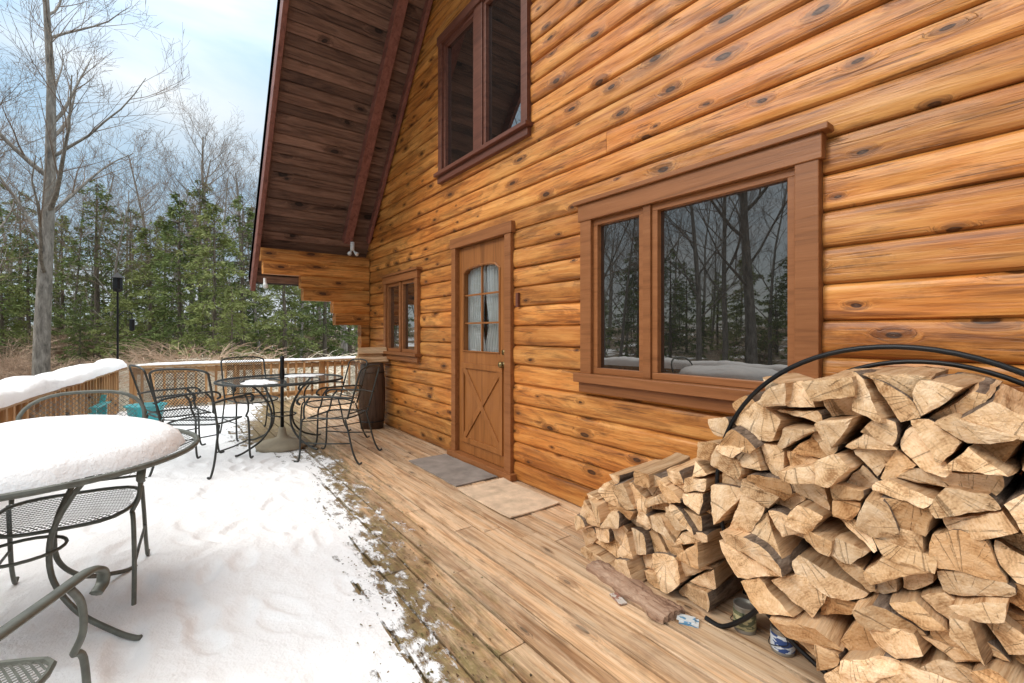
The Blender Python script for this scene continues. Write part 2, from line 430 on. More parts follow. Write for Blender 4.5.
b.beam((PX0+.04-3.62,.004,PZ0+.04-.05),(PX1-.04-3.62,.004,PZ1-.04-.05),.016,.055,up=(0,0,1)) 
b.beam((PX0+.04-3.62,.0025,PZ1-.04-.05),(PX1-.04-3.62,.0025,PZ0+.04-.05),.016,.055,up=(0,0,1))
obj('door_leaf',b,M_door,door,bevel=.003)
b=MB()
t=(G0+G1)/2; db(b,t-.008,t+.008,GZ0,GZ1,-.03,-.010)
for i in (1,2): z=GZ0+(GZ1-GZ0)*i/3; db(b,G0,G1,z-.008,z+.008,-.031,-.011)
pathp=[(G0-3.62,.0,GZ0-.05)]+[(G0+(G1-G0)*i/10-3.62,.0,GZ1-.11+.06*math.sqrt(max(0,1-abs(2*i/10-1)**3))) for i in range(11)]+[(G1-3.62,.0,GZ0-.05)]
b.tube(pathp,.012,6,closed=True)
obj('muntin',b,M_door,door)
b=MB(); b.v+=[(G0-.01-3.62,-.04,GZ0-.06),(G1+.01-3.62,-.04,GZ0-.06),(G1+.01-3.62,-.04,GZ1-.03),(G0-.01-3.62,-.04,GZ1-.03)]; b.Fc((0,1,2,3)); obj('glass',b,M_clear,door)
b=MB()
for (ca,cb,tie) in ((G0,(G0+G1)/2+.01,1),((G0+G1)/2-.01,G1,-1)):
    base=len(b.v); nx=60; nzv=14
    for j in range(nzv+1):
        z=GZ0-.02+(GZ1-GZ0+.06)*j/nzv
        w=1-.22*math.exp(-((z-1.35)/.16)**2) if z<1.36 else 1-.22*math.exp(-((z-1.35)/.25)**2)
        for i in range(nx+1):
            u=i/nx
            x=(ca+(cb-ca)*w*u) if tie==1 else (cb-(cb-ca)*w*(1-u))
            b.v.append((x-3.62,-.070+(.017 if tie==1 else .015)*math.sin(u*44+z),z-.05))
    for j in range(nzv):
        for i in range(nx):
            q=base+j*(nx+1)+i; b.Fc((q,q+1,q+nx+2,q+nx+1))
obj('curtain',b,M_curtain,door,smooth=True,kind='stuff')
M_brass=plain('aged_brass',(.25,.18,.08),.35,.9)
b=MB(); kx=3.255-3.62; b.tube([(kx,-.005,.93),(kx,.018,.93),(kx,.019,.93),(kx,.03,.93),(kx,.038,.93),(kx,.052,.93),(kx,.062,.93)],[.027,.027,.012,.012,.028,.028,.014],14)
obj('handle',b,M_brass,door,smooth=True)
b=MB(); b.tube([(kx,-.005,1.04),(kx,.014,1.04)],.024,14); obj('deadbolt',b,M_brass,door,smooth=True)
b=MB(); b.box(3.02,3.05,.01,.035,1.48,1.6); obj('thermometer',b,M_trimdark,cabin)
fl=empty('flood_lamp',(6.5,.30,2.42)); fl.parent=cabin
b=MB(); b.tube([(0,0,.12),(0,0,.0)],.028,12); 
for sx in (-1,1): b.tube([(0,0,.02),(-.012,.03*sx,-.02),(-.03,.045*sx,-.04),(-.05,.055*sx,-.055)],[.010,.012,.024,.028],12)
obj('lamp_housing',b,M_white,fl,smooth=True)
fl2=empty('flood_lamp',(6.75,1.36,1.92)); fl2.parent=cabin
b=MB(); b.tube([(0,0,.06),(0,0,.0),(-.03,.0,-.03),(-.05,0,-.06)],[.02,.02,.028,.032],12); obj('lamp_housing',b,M_white,fl2,smooth=True)

# ------------------------------------------------------------ DECK
RA=Vector((9.27,3.05)); RS=.099
def vr(t): return RA.y+(RA.x-t)*RS
mb=MB(); bw=.14; v=-3.0; k=0
while v<4.3:
    t0=6.80 if v<-.10 else -2.5
    t1=9.36
    if v+bw>RA.y+.12: t1=RA.x-(v+bw-RA.y-.12)/RS
    cuts=[t0]; x=t0+R(1.2,3.6)
    while x<t1-.5: cuts.append(x); x+=R(2.4,3.7)
    cuts.append(t1)
    if t1>t0+.2:
        for a,b_ in zip(cuts,cuts[1:]):
            mb.cr=random.random(); dz=R(-.003,.003); gg=R(-.0015,.0015)
            mb.box(a+.002,b_-.002,v+.006+gg,v+bw-.006+gg,-.03+dz,0+dz)
    v+=bw; k+=1
mb.cr=.5
for x in np.arange(-2.4,9.3,.6): mb.box(x,x+.05,-.05 if x<6.8 else -3,min(vr(x),4.2),-.2,-.034)
mb.beam((9.38,-3,-.11),(9.38,3.1,-.11),.04,.18); mb.beam((9.36,3.17,-.11),(-2.4,vr(-2.4)+.12,-.11),.04,.18)
for x,y in ((9.2,3.0),(9.2,.5),(9.2,-2.5),(6,3.3),(3,3.6),(0,3.9)): mb.box(x-.08,x+.08,y-.08,y+.08,-1.3,-.2)
obj('wooden_deck',mb,M_deck,bevel=.0025,label='weathered brown board deck along the cabin wall, half snowy',category='deck')

def edge(t):
    pts=[(-3,1.75),(0.3,1.66),(1.45,1.55),(2.7,1.34),(4.5,1.10),(5.3,1.22),(6.2,1.7),(7.2,1.5),(9.4,1.0)]
    for (a,x),(b,y) in zip(pts,pts[1:]):
        if t<=b: return x+(y-x)*(t-a)/(b-a)
    return 1.0
random.seed(3)
foot=[]
for i in range(190):
    t=R(-.5,8.5); v=R(edge(t)+.1,vr(t)-.3); foot.append((t,v,R(-.8,.8),R(.11,.16),R(.045,.065),R(.010,.024)))
nx,ny=620,210
T0,T1=-1.6,9.25
mb=MB()
H=np.zeros((nx+1,ny+1)); DD=np.zeros((nx+1,ny+1))
for i in range(nx+1):
    t=T0+(T1-T0)*i/nx; e=edge(t); v1=vr(t)-.07
    for j in range(ny+1):
        v=.6+(v1-.6)*j/ny
        d=v-e+.16*nz(t*1.3,v*1.8,1)+.12*nz(t*4,v*6,2)+.07*nz(t*11,v*15,5)
        DD[i,j]=d
        h=.003+.032*max(0,min(1,(d-.03)/1.0))**1.1*(1+.8*nz(t*1.1,v*1.1,4))
        if d>.05: h+=(.010*nz(t*5,v*5,7)+.005*nz(t*16,v*16,8))*min(1,(d-.05)*2.5)
        if 0<d<.6:
            fb=((v+3)/.14)%1
            if min(fb,1-fb)<.08: DD[i,j]-=.14*(1-d/.6)
        H[i,j]=max(h,.003)
for (a,bv,an,la,lb,dp) in foot:
    i0=int((a-.25-T0)/(T1-T0)*nx); i1=int((a+.25-T0)/(T1-T0)*nx)
    for i in range(max(0,i0),min(nx,i1)+1):
        t=T0+(T1-T0)*i/nx; v1=vr(t)-.07
        for j in range(ny+1):
            v=.6+(v1-.6)*j/ny
            if abs(v-bv)>.25: continue
            x=(t-a)*math.cos(an)+(v-bv)*math.sin(an); y=-(t-a)*math.sin(an)+(v-bv)*math.cos(an)
            rr=math.sqrt((x/la)**2+(y/lb)**2)
            if rr<1.6: 
                H[i,j]+= (-dp*(1-rr**3) if rr<1 else .25*dp*(1.6-rr)/.6*min(1,(rr-1)*4))
                if rr<1: DD[i,j]-=.07
for i in range(nx+1):
    t=T0+(T1-T0)*i/nx; v1=vr(t)-.07
    for j in range(ny+1):
        mb.v.append((t,.6+(v1-.6)*j/ny,max(H[i,j],.0038)))
for i in range(nx):
    for j in range(ny):
        q=i*(ny+1)+j
        d=DD[i,j]
        if d>-.42: mb.cr=float(min(3,max(0,.33+d*2.1))) if d>0 else float(max(-.5,.33+d*1.25)); mb.Fc((q,q+ny+1,q+ny+2,q+1))
obj('snow',mb,M_snowthin,smooth=True,kind='stuff',label='trampled thin white snow on the deck boards')
mb=MB()
for i in range(1300):
    t=R(.3,7); v=edge(t)-abs(random.gauss(0,.15))+R(-.05,.3); s=R(.002,.007); a=R(0,6.28); z=.005+R(0,.003)+(.012 if v>edge(t)+.08 else 0)
    b=len(mb.v); mb.cr=random.random()
    for q in range(5):
        an=a+q*1.256; rr=s*(1 if q else 2.2); mb.v.append((t+rr*math.cos(an),v+rr*math.sin(an)*.7,z+R(0,.004)))
    mb.Fc([b+q for q in range(5)])
ml=Mat('leaf_litter'); r_=ml.n('Attribute',attribute_name='rnd').outputs['Fac']; ml.set('Base Color',ml.ramp(r_,[(0,(.04,.025,.012)),(.5,(.13,.07,.03)),(.8,(.09,.10,.03)),(1,(.25,.16,.08))])); ml.set('Roughness',.8)
M_litter=ml.mat
obj('leaf_debris',mb,M_litter,kind='stuff',label='small brown leaf crumbs on the deck')

# ------------------------------------------------------------ RAILING
def snowcap(mb,p,q,w,hh,seed):
    p=Vector(p);q=Vector(q); L=(q-p).length; n=max(4,int(L/.05)); a=(q-p).normalized(); sd=Vector((-a.y,a.x,0)); m_=11; base=len(mb.v)
    for i in range(n+1):
        c=p+a*(L*i/n); ed=min(1,min(i,n-i)/9.0+.25)
        ww=w*(.7+.3*ed)*(1+.18*nz(i*.12,seed)+.08*nz(i*.5,seed,3)); h2=hh*ed*(1+.45*nz(i*.09,seed,5)+.15*nz(i*.4,seed,6)); sh=.02*nz(i*.1,seed,9)
        for j in range(m_):
            u=j/(m_-1)*math.pi; x=-math.cos(u)*ww/2+sh; z=max(0,math.sin(u))**.45*h2
            mb.v.append(tuple(c+sd*x+Vector((0,0,z+.004*nz(i*.6,j*.8,seed)))))
    for i in range(n):
        for j in range(m_-1):
            a_=base+i*m_+j; mb.Fc((a_,a_+1,a_+m_+1,a_+m_))
    mb.Fc([base+j for j in range(m_)]); mb.Fc([base+n*m_+j for j in range(m_)][::-1])
def railing(name,p,q,label,cw,sw,sh):
    p=Vector((p[0],p[1],0));q=Vector((q[0],q[1],0)); L=(q-p).length; a=(q-p).normalized(); ang=math.atan2(a.y,a.x)
    e=empty(name,p,ang,label,'railing')
    b=MB(); b.cr=.3; b.box(0,L,-cw/2,cw/2,.705,.74); b.cr=.7; b.box(0.05,L,-.02,.02,.60,.69); b.cr=.1; b.box(.05,L,-.02,.02,.08,.17)
    obj('rail',b,M_rail,e,bevel=.003)
    n=max(1,round(L/1.5))
    for i in range(n+1):
        x=L*i/n; b=MB(); b.cr=random.random(); b.box(-.045,.045,-.065 ,.025,-.1,.704); obj('post',b,M_railZ,e,loc=(min(max(x,.05),L-.05),0,0),bevel=.004)
    b=MB(); x=.15
    while x<L-.1: b.cr=random.random(); b.box(x-.018,x+.018,.021,.055,.06,.70); x+=.14
    obj('baluster',b,M_railZ,e,kind='stuff')
    b=MB(); snowcap(b,(0.0,0,.74),(L,0,.74),sw,sh,R(0,50)); obj('snow_cap',b,M_snow,e,smooth=True)
railing('deck_railing',(9.22,3.02),(-2.2,vr(-2.2)-.02),'brown wooden deck railing capped with thick snow',.26,.34,.12)
railing('deck_railing',(9.27,-2.9),(9.27,2.87),'brown wooden railing across the deck end behind the table',.15,.16,.035)

# ------------------------------------------------------------ patio furniture
def lattice(mb,inside,mp,U0,U1,V0,V1,sp,w,seg=.03):
    for sgn in (1,-1):
        c=-(abs(U1)+abs(V1)+abs(U0)+abs(V0))
        while c<(abs(U1)+abs(V1)+abs(U0)+abs(V0)):
            u=U0; prev=None
            while u<=U1:
                vv=c+sgn*u*1.0
                ok=V0<=vv<=V1 and inside(u,vv)
                if ok:
                    pa=mp(u-w*.35*sgn,vv+w*.35); pb=mp(u+w*.35*sgn,vv-w*.35)
                    i=mb.V(pa);j=mb.V(pb)
                    if prev: mb.Fc((prev[0],prev[1],j,i))
                    prev=(i,j)
                else: prev=None
                u+=seg
            c+=sp*1.4142
def chair(name,mat,loc,rot,label,group='wrought iron patio chairs',sp=.020,lw=.0045,sk=.0095,arch=.05,blw=None):
    e=empty(name,loc,rot,label,'chair',group)
    sw=.245
    for s in (1,-1):
        b=MB(); r=sk; y=s*sw
        b.tube(catmull([(.21,y,.43),(.235,y*1.03,.40),(.245,y*1.05,.25),(.25,y*1.05,.10),(.27,y*1.05,.015),(.31,y*1.05,.015)],5),r,8)
        b.tube(catmull([(-.20,y,.43),(-.235,y*1.02,.3),(-.28,y*1.04,.12),(-.335,y*1.05,.012),(-.37,y*1.05,.02)],5),r,8)
        b.tube([(.245,y*1.05,.20),(.0,y*1.03,.19),(-.258,y*1.035,.20)],r*.7,6)
        obj('leg',b,mat,e,smooth=True)
        b=MB(); y=s*(sw+.03)
        b.tube(catmull([(-.285,s*sw,.63),(-.15,y,.645),(.08,y*1.02,.645),(.20,y*1.03,.645),(.255,y*1.03,.62),(.262,y*1.02,.585),(.235,y*1.02,.57)],6),r*1.05,8,flat=1.7)
        b.tube(catmull([(.14,y*1.02,.635),(.19,y*1.0,.57),(.205,y*.98,.49),(.21,s*sw,.43)],5),r,8)
        obj('armrest',b,mat,e,smooth=True)
    b=MB()
    def sp_(u,v_): return Vector((u,v_,.435-.018*(1-(u/.23)**2)*(1-(v_/.25)**2)+(.0 if u<.15 else -.02*((u-.15)/.08)**2)))
    def ins(u,v_): return (abs(u)/.235)**4+(abs(v_)/.248)**4<1
    ring=[]
    for i in range(36):
        a=2*math.pi*i/36; c_,s_=math.cos(a),math.sin(a); rr=(c_**4+s_**4)**-.25; ring.append(sp_(.235*c_*rr*.99,.248*s_*rr*.99))
    b.tube(ring,r*.9,6,closed=True); lattice(b,ins,sp_,-.235,.235,-.25,.25,sp,lw)
    obj('seat',b,mat,e)
    b=MB()
    def bp(u,h): 
        f=(h-.42)/.54
        return Vector((-.215-.15*f-.035*(1-(u/.25)**2)*.6,u,h))
    def top(u): return .93-arch+arch*(max(0,1-abs(u/.245)**3))**.5
    def insb(u,h): return abs(u)<.235 and .48<h<top(u)
    us=[-.245*math.cos(a) for a in np.linspace(0,math.pi,17)]
    path=[bp(-.24,.43),bp(-.245,.55),bp(-.245,.7)]+[bp(u,top(u)) for u in us]+[bp(.245,.7),bp(.245,.55),bp(.24,.43)]
    b.tube(path,r,8); b.tube([bp(u,.48) for u in np.linspace(-.24,.24,7)],r*.7,6)
    lattice(b,insb,bp,-.235,.235,.45,.97,sp,blw or lw)
    obj('backrest',b,mat,e)
    return e
def table(name,mat,loc,Rr,label,h=.72,rot=0,sp=.02):
    e=empty(name,loc,rot,label,'table')
    b=MB()
    ring=lambda rr,z,n=56:[(rr*math.cos(2*math.pi*i/n),rr*math.sin(2*math.pi*i/n),z) for i in range(n)]
    b.tube(ring(Rr,h),.012,8,closed=True)
    lattice(b,lambda u,v_:u*u+v_*v_<(Rr-.004)**2,lambda u,v_:Vector((u,v_,h)),-Rr,Rr,-Rr,Rr,sp,.006,.02)
    b.tube(ring(Rr*.62,h-.012),.006,6,closed=True)
    obj('table_top',b,mat,e)
    for i in range(4):
        b=MB(); pts=[(Rr*.62,0,h-.015),(Rr*.45,0,h-.10),(.17,0,h-.24),(.13,0,.36),(.15,0,.22),(.26,0,.10),(.42,0,.03),(.50,0,.010),(.53,0,.012)]
        b.tube(catmull(pts,6),.0105,8); obj('leg',b,mat,e,rot=(0,0,math.pi/2*i+.5),smooth=True)
    b=MB(); b.tube(ring(.138,.34,24),.007,6,closed=True); obj('brace_ring',b,mat,e,smooth=True)
    return e
table('round_patio_table',M_irongray,(2.72,2.86,.025),.60,'round mesh wrought iron table piled with snow',rot=.35)
def snowdisc(loc,Rx,Ry,hh,label,seed,rough=.05):
    b=MB(); nr,na=26,90; b.v.append((0,0,hh*(1+.22*nz(0,0,seed))))
    for i in range(1,nr+1):
        for j in range(na):
            a=2*math.pi*j/na; f=i/nr; k=1+rough*nz(math.cos(a)*1.6,math.sin(a)*1.6,seed)+.4*rough*nz(math.cos(a)*6,math.sin(a)*6,seed)
            x=Rx*f*k*math.cos(a); y=Ry*f*k*math.sin(a)
            z=hh*(max(0,1-f**6))**.5*(1+.20*nz(x*3,y*3,seed)+.06*nz(x*9,y*9,seed)+.03*nz(x*25,y*25,seed)) 
            b.v.append((x,y,z))
    for j in range(na): b.Fc((0,1+j,1+(j+1)%na))
    for i in range(nr-1):
        for j in range(na):
            q=1+i*na+j; q2=1+i*na+(j+1)%na; b.Fc((q,q+na,q2+na,q2))
    return obj('snow_pile',b,M_snow,loc=loc,smooth=True,label=label,category='snow')
snowdisc((2.72,2.86,.748),.562,.565,.105,'thick smooth snow heap on the near round table',4,.06)
TX,TY=5.50,1.38
table('round_patio_table',M_iron,(TX,TY,.03),.62,'round dark mesh patio table with umbrella stub')
snowdisc((TX-.28,TY+.25,.756),.24,.15,.014,'thin leftover snow patch on the far table',9,.5)
snowdisc((TX+.25,TY-.25,.756),.16,.2,.010,'thin snow patch beside the umbrella stub',12,.5)
e=empty('umbrella_stand',(TX,TY,0.01),0,'heavy round umbrella stand with short dark pole','umbrella stand')
b=MB(); b.lathe([(0,.0),(.25,0),(.26,.03),(.24,.06),(.12,.085),(.05,.12),(.035,.2),(.03,.22),(0,.22)],32); obj('base',b,plain('aged_concrete',(.32,.27,.19),.85,0,.2),e,smooth=True)
b=MB(); b.tube([(0,0,.2),(0,0,.74),(0,0,.80),(0,0,.9),(0,0,.98),(0,0,1.0)],[.018,.018,.028,.018,.024,.010],12); obj('pole',b,M_black,e,smooth=True)
def face(x,y,tx=TX,ty=TY): return math.atan2(ty-y,tx-x)
chair('patio_chair',M_irongray,(2.93,2.74,0.02),math.pi-.05,'grey green iron chair tucked under the snowy table',arch=.13,lw=.006,sp=.017,blw=.0022)
chair('patio_chair',M_irongray,(1.55,2.88,0.0),math.radians(-25),'grey green iron chair with scroll arm beside snowy table',sk=.009,lw=.006,sp=.014)
cA=chair('patio_chair',M_iron,(5.02,2.10,.03),face(5.02,2.10)+.35,'dark mesh back patio chair on snow by the table')
for (x,y,dr,l) in ((5.72,2.28,.5,'dark mesh back patio chair on snow by the table'),(5.62,.84,-.1,'dark iron patio chair between the table and log wall'),(4.78,1.00,.35,'dark iron patio chair with curved legs on bare boards'),(6.35,1.55,0,'dark iron patio chair beyond the table')):
    copy_thing(cA,(x,y,0.02 if y>1.5 else 0),face(x,y)+dr,label=l)

x,y=W(122,7.1)
e=empty('garden_lantern',(x,y+.05,-.9),0,'black pole lantern standing beyond the deck railing','lantern')
b=MB(); b.tube([(0,0,0),(0,0,2.8)],.014,8); obj('pole',b,M_black,e)
b=MB(); b.lathe([(0,2.78),(.05,2.8),(.065,2.84),(.06,3.0),(.085,3.01),(.02,3.08),(0,3.1)],12); obj('lamp_head',b,M_black,e)
b=MB(); b.tube(catmull([(0,0,2.4),(.02,-.08,2.5),(.03,-.16,2.46),(.03,-.17,2.4)],4)+[Vector((.03,-.17,2.38)),Vector((.03,-.17,2.37)),Vector((.03,-.17,2.2)),Vector((.03,-.17,2.18))],[.007]*13+[.008,.035,.035,.01],8); obj('bird_feeder',b,M_black,e)
M_teal=plain('teal_plastic',(.05,.38,.42),.35,0,.05)
tx,ty=W(146,5.9)
e=empty('plastic_tub',(tx,ty,.03),0,'teal round plastic tub on the snowy deck','tub')
b=MB(); b.lathe([(0,.01),(.15,.0),(.2,.28),(.225,.285),(.225,.3),(.19,.3),(.14,.03),(0,.03)],28); obj('body',b,M_teal,e,smooth=True)
b=MB(); b.tube(catmull([(.21,-.05,.27),(.26,-.04,.26),(.26,.04,.26),(.21,.05,.27)],4),.01,6); obj('handle',b,M_white,e)
cx,cy=W(76,5.6)
e=empty('plastic_chair',(cx,cy,.03),math.pi*.95,'teal plastic slatted low chair by the railing','chair'); e.scale=(.85,.85,.8)
b=MB()
for i in range(5): yy=-.2+.1*i; b.beam((-.2,yy,.22),(-.38,yy*1.1,.60-.02*abs(i-2)**2),.07,.015,up=(1,0,.4))
b.beam((-.28,-.25,.38),(-.28,.25,.38),.03,.02)
obj('backrest',b,M_teal,e,bevel=.004)
b=MB()
for i in range(5): xx=-.18+.1*i; b.box(xx-.042,xx+.042,-.24,.24,.22+.02*i,.235+.02*i)
for sy in (-.2,.2): b.beam((-.22,sy,.20),(.25,sy,.29),.03,.02)
obj('seat',b,M_teal,e,bevel=.004)
for sx in (-1,1):
    b=MB(); b.beam((.22,sx*.26,0),(.22,sx*.26,.40),.05,.03,up=(1,0,0)); b.beam((-.22,sx*.26,0),(-.26,sx*.26,.40),.05,.03,up=(1,0,0)); b.box(-.32,.3,sx*.27-.05,sx*.27+.05,.395,.415); obj('armrest',b,M_teal,e)
# barrel
e=empty('wooden_barrel',(5.95,.215,0),0,'dark brown wooden barrel against the log wall','barrel')
b=MB(); b.lathe([(0,.0),(.145,0),(.165,.2),(.17,.42),(.165,.64),(.145,.86),(.13,.86),(.125,.84),(0,.84)],28); obj('body',b,wood('barrel_wood',(.03,.018,.012),(.08,.046,.03),(.13,.08,.052),'Z',20,1,0,.6,.2,.1,.2),e,smooth=True)
for z,r_ in ((.1,.158),(.74,.159)):
    b=MB(); b.tube([(r_*math.cos(a),r_*math.sin(a),z) for a in np.linspace(0,2*math.pi,28)[:-1]],.007,6,closed=True); obj('hoop',b,M_black,e)

def mat_(name,x0,x1,y0,y1,m_,label,curl=0):
    b=MB(); nx_,ny_=30,16
    def pt(i,j,z): 
        u=i/nx_;w=j/ny_; x=x0+(x1-x0)*u; y=y0+(y1-y0)*w
        return (x+.006*nz(y*7,x0,1),y+.008*nz(x*7,y0,2),z+.004*nz(x*4,y*4)+curl*max(0,(abs(u-.5)-.38))*abs(w-.5)+.003)
    for z in (.003,.012):
        for i in range(nx_+1):
            for j in range(ny_+1): b.v.append(pt(i,j,z))
    nn=(nx_+1)*(ny_+1)
    for i in range(nx_):
        for j in range(ny_):
            q=nn+i*(ny_+1)+j; b.Fc((q,q+ny_+1,q+ny_+2,q+1))
    for i in range(nx_):
        for j in (0,ny_): q=i*(ny_+1)+j; b.Fc((q,q+ny_+1,q+ny_+1+nn,q+nn))
    for j in range(ny_):
        for i in (0,nx_): q=i*(ny_+1)+j; b.Fc((q,q+1,q+1+nn,q+nn))
    obj(name,b,m_,label=label,category='doormat')
mat_('doormat',3.24,4.16,.09,.50,plain('gray_mat',(.26,.22,.19),.95,0,.4,6,.8),'grey ribbed rubber doormat at the door')
mat_('doormat',2.46,3.16,.08,.53,plain('tan_mat',(.64,.48,.33),.95,0,.35,9,.9),'worn tan fabric doormat beside grey mat',.12)

# ------------------------------------------------------------ FIREWOOD
def logend(name,c0,c1,c2):
    m=Mat(name); co=m.coord(); r=m.n('Attribute',attribute_name='rnd').outputs['Fac']
    off=m.n('CombineXYZ',{'X':m.math('MULTIPLY',m.math('SUBTRACT',m.math('FRACT',m.math('MULTIPLY',r,5.7)),.5),.25),'Y':m.math('MULTIPLY',r,3.0),'Z':m.math('MULTIPLY',m.math('SUBTRACT',m.math('FRACT',m.math('MULTIPLY',r,9.1)),.5),.25)}).outputs[0]
    p=m.n('VectorMath',{0:co,1:off},operation='ADD').outputs[0]
    wv=m.n('TexWave',{'Vector':m.mapping(p,(1,.001,1)),'Scale':34.0,'Distortion':7.0,'Detail':3.0,'Detail Scale':1.6},wave_type='RINGS',rings_direction='Y').outputs['Fac']
    n1=m.noise(m.mapping(p,(1,.2,1)),10,6,.72,.5); n2=m.noise(m.mapping(p,(1,.3,1)),60,4,.7)
    sep=m.n('SeparateXYZ',{0:p}); ang=m.math('ARCTAN2',sep.outputs['Z'],sep.outputs['X'])
    cr=m.noise(m.n('CombineXYZ',{'X':m.math('MULTIPLY',ang,8.0),'Y':r,'Z':m.math('MULTIPLY',n1,1.2)}).outputs[0],1.6,3,.7)
    crack=m.ramp(cr,[(.60,0),(.65,1)])
    g=m.math('ADD',m.math('MULTIPLY',n1,.85),m.math('MULTIPLY',wv,.05))
    g=m.math('ADD',g,m.math('MULTIPLY',n2,.16))
    c=m.ramp(g,[(.38,c0),(.50,c1),(.66,c2)])
    c=m.mix(m.math('MULTIPLY',crack,.45),c,tuple(x*.35 for x in c0))
    hue=m.math('FRACT',m.math('MULTIPLY',r,57.1))
    c=m.mix(1.0,c,m.ramp(hue,[(0,(.78,.62,.46)),(.25,(.95,.86,.74)),(.5,(1.02,.98,.92)),(1,(1.10,1.06,1.0))]),'MULTIPLY')
    tf=m.math('ADD',.76,m.math('MULTIPLY',m.math('FRACT',m.math('MULTIPLY',r,31.3)),.42)); c=m.mix(1.0,c,m.n('CombineXYZ',{'X':tf,'Y':tf,'Z':tf}).outputs[0],'MULTIPLY')
    m.set('Base Color',c); m.set('Roughness',.85); m.set('Specular IOR Level',.15)
    m.bump(m.math('ADD',m.math('ADD',m.math('MULTIPLY',n2,.9),m.math('MULTIPLY',n1,.7)),m.math('MULTIPLY',crack,-.8)),.75,.010); return m.mat
M_end=logend('split_log_end',(.36,.20,.095),(.68,.46,.27),(.82,.63,.44))
M_split=wood('split_log_side',(.28,.14,.06),(.58,.36,.19),(.74,.52,.32),'Y',30,1.6,.15,.85,.7,.4,.3,spec=.15)
mbk=Mat('log_bark'); co=mbk.coord(); a=mbk.noise(mbk.mapping(co,(30,6,30)),1.5,5,.7,.5); mbk.set('Base Color',mbk.ramp(a,[(.3,(.06,.042,.03)),(.5,(.21,.145,.10)),(.7,(.36,.28,.21))])); mbk.set('Roughness',.9); mbk.bump(a,1.0,.02); M_bark=mbk.mat

def clip(poly,p,n,tagv):
    out=[]; L=len(poly)
    for i in range(L):
        a,ta=poly[i]; b,_=poly[(i+1)%L]
        da=(a-p).dot(n); dbb=(b-p).dot(n)
        if da<=0:
            out.append((a,ta))
            if dbb>0: out.append((a+(b-a)*(da/(da-dbb)),tagv))
        elif dbb<=0:
            out.append((a+(b-a)*(da/(da-dbb)),ta))
    return out
def area(poly):
    s=0
    for i in range(len(poly)): a=poly[i][0];b=poly[(i+1)%len(poly)][0]; s+=a.x*b.y-b.x*a.y
    return s/2
def cen(poly):
    A=area(poly)
    if abs(A)<1e-9: return poly[0][0]
    x=y=0
    for i in range(len(poly)):
        a=poly[i][0];b=poly[(i+1)%len(poly)][0]; c=a.x*b.y-b.x*a.y; x+=(a.x+b.x)*c; y+=(a.y+b.y)*c
    return Vector((x/(6*A),y/(6*A)))
def make_log(poly,vb,vf,group,lab,rot=None):
    c=cen(poly)
    L=len(poly); P=[(c+(p-c)*(1-.002/max(.02,(p-c).length)),t) for p,t in poly]
    loop=[]
    for i in range(L):
        a,ta=P[i]; b,_=P[(i+1)%L]; d=(b-a).length; n=max(1,int(d/.014))
        nn=Vector((b.y-a.y,a.x-b.x)); nn=nn.normalized() if nn.length>0 else nn
        sd=R(0,100); bul=R(.06,.20)*d if ta else R(-.05,.03)*d
        for k in range(n):
            u=k/n; q=a+(b-a)*u+nn*(bul*4*u*(1-u)*.6)+nn*(.006*nz(u*d*32,sd) if 0<u else 0)
            loop.append((q,ta))
    m_=len(loop); loop=[((loop[i-1][0]+loop[i][0]*10+loop[(i+1)%m_][0])/12,loop[i][1]) for i in range(m_)]
    mb=MB(); mb.cr=random.random()
    Ln=vf-vb; st=9
    tp=R(-.08,.06); slant=(R(-.22,.22),R(-.22,.22)); s0=R(0,99); jit=[R(-.003,.003) for _ in range(m_)]
    cx_,cz_=R(-.006,.006),R(-.006,.006)
    for i in range(st+1):
        f=i/st; y=-Ln/2+Ln*f
        sc=1+tp*(f-.5)+.03*nz(f*3,s0)
        bx=cx_*4*f*(1-f); bz=cz_*4*f*(1-f)
        for j,(q,t) in enumerate(loop):
            d=q-c; x=d.x*sc+.006*nz(f*4,d.x*25,s0)+bx; z=d.y*sc+.006*nz(f*4,d.y*25,s0+5)+bz
            yy=y
            if i in (0,st): yy+=slant[0]*d.x+slant[1]*d.y+jit[j]
            mb.v.append((x,yy,z))
    for i in range(st):
        for j in range(m_):
            j2=(j+1)%m_; mb.cm=2 if loop[j][1] else 1; mb.Fc((i*m_+j,i*m_+j2,(i+1)*m_+j2,(i+1)*m_+j))
    mb.cm=0
    for i,sg in ((st,1),(0,-1)):
        prev=[i*m_+j for j in range(m_)]
        for ff in (.72,.4):
            o=len(mb.v)
            for j in range(m_):
                v=mb.v[i*m_+j]; yy=sg*Ln/2+slant[0]*v[0]*ff+slant[1]*v[2]*ff+.006*nz(v[0]*ff*22,v[2]*ff*22,s0)+sg*.002
                mb.v.append((v[0]*ff,yy,v[2]*ff))
            cur=[o+j for j in range(m_)]
            for j in range(m_):
                j2=(j+1)%m_; mb.Fc((prev[j],prev[j2],cur[j2],cur[j]))
            prev=cur
        cc=mb.V((0,sg*Ln/2+.006*nz(0,0,s0)+sg*.002,0))
        for j in range(m_):
            mb.Fc((prev[j],prev[(j+1)%m_],cc))
    return obj('firewood_log',mb,[M_end,M_split,M_bark],loc=(c.x,(vb+vf)/2,c.y),rot=rot or (R(-.05,.05),R(-.10,.10),R(-.10,.10)),label=lab,category='firewood',group=group)
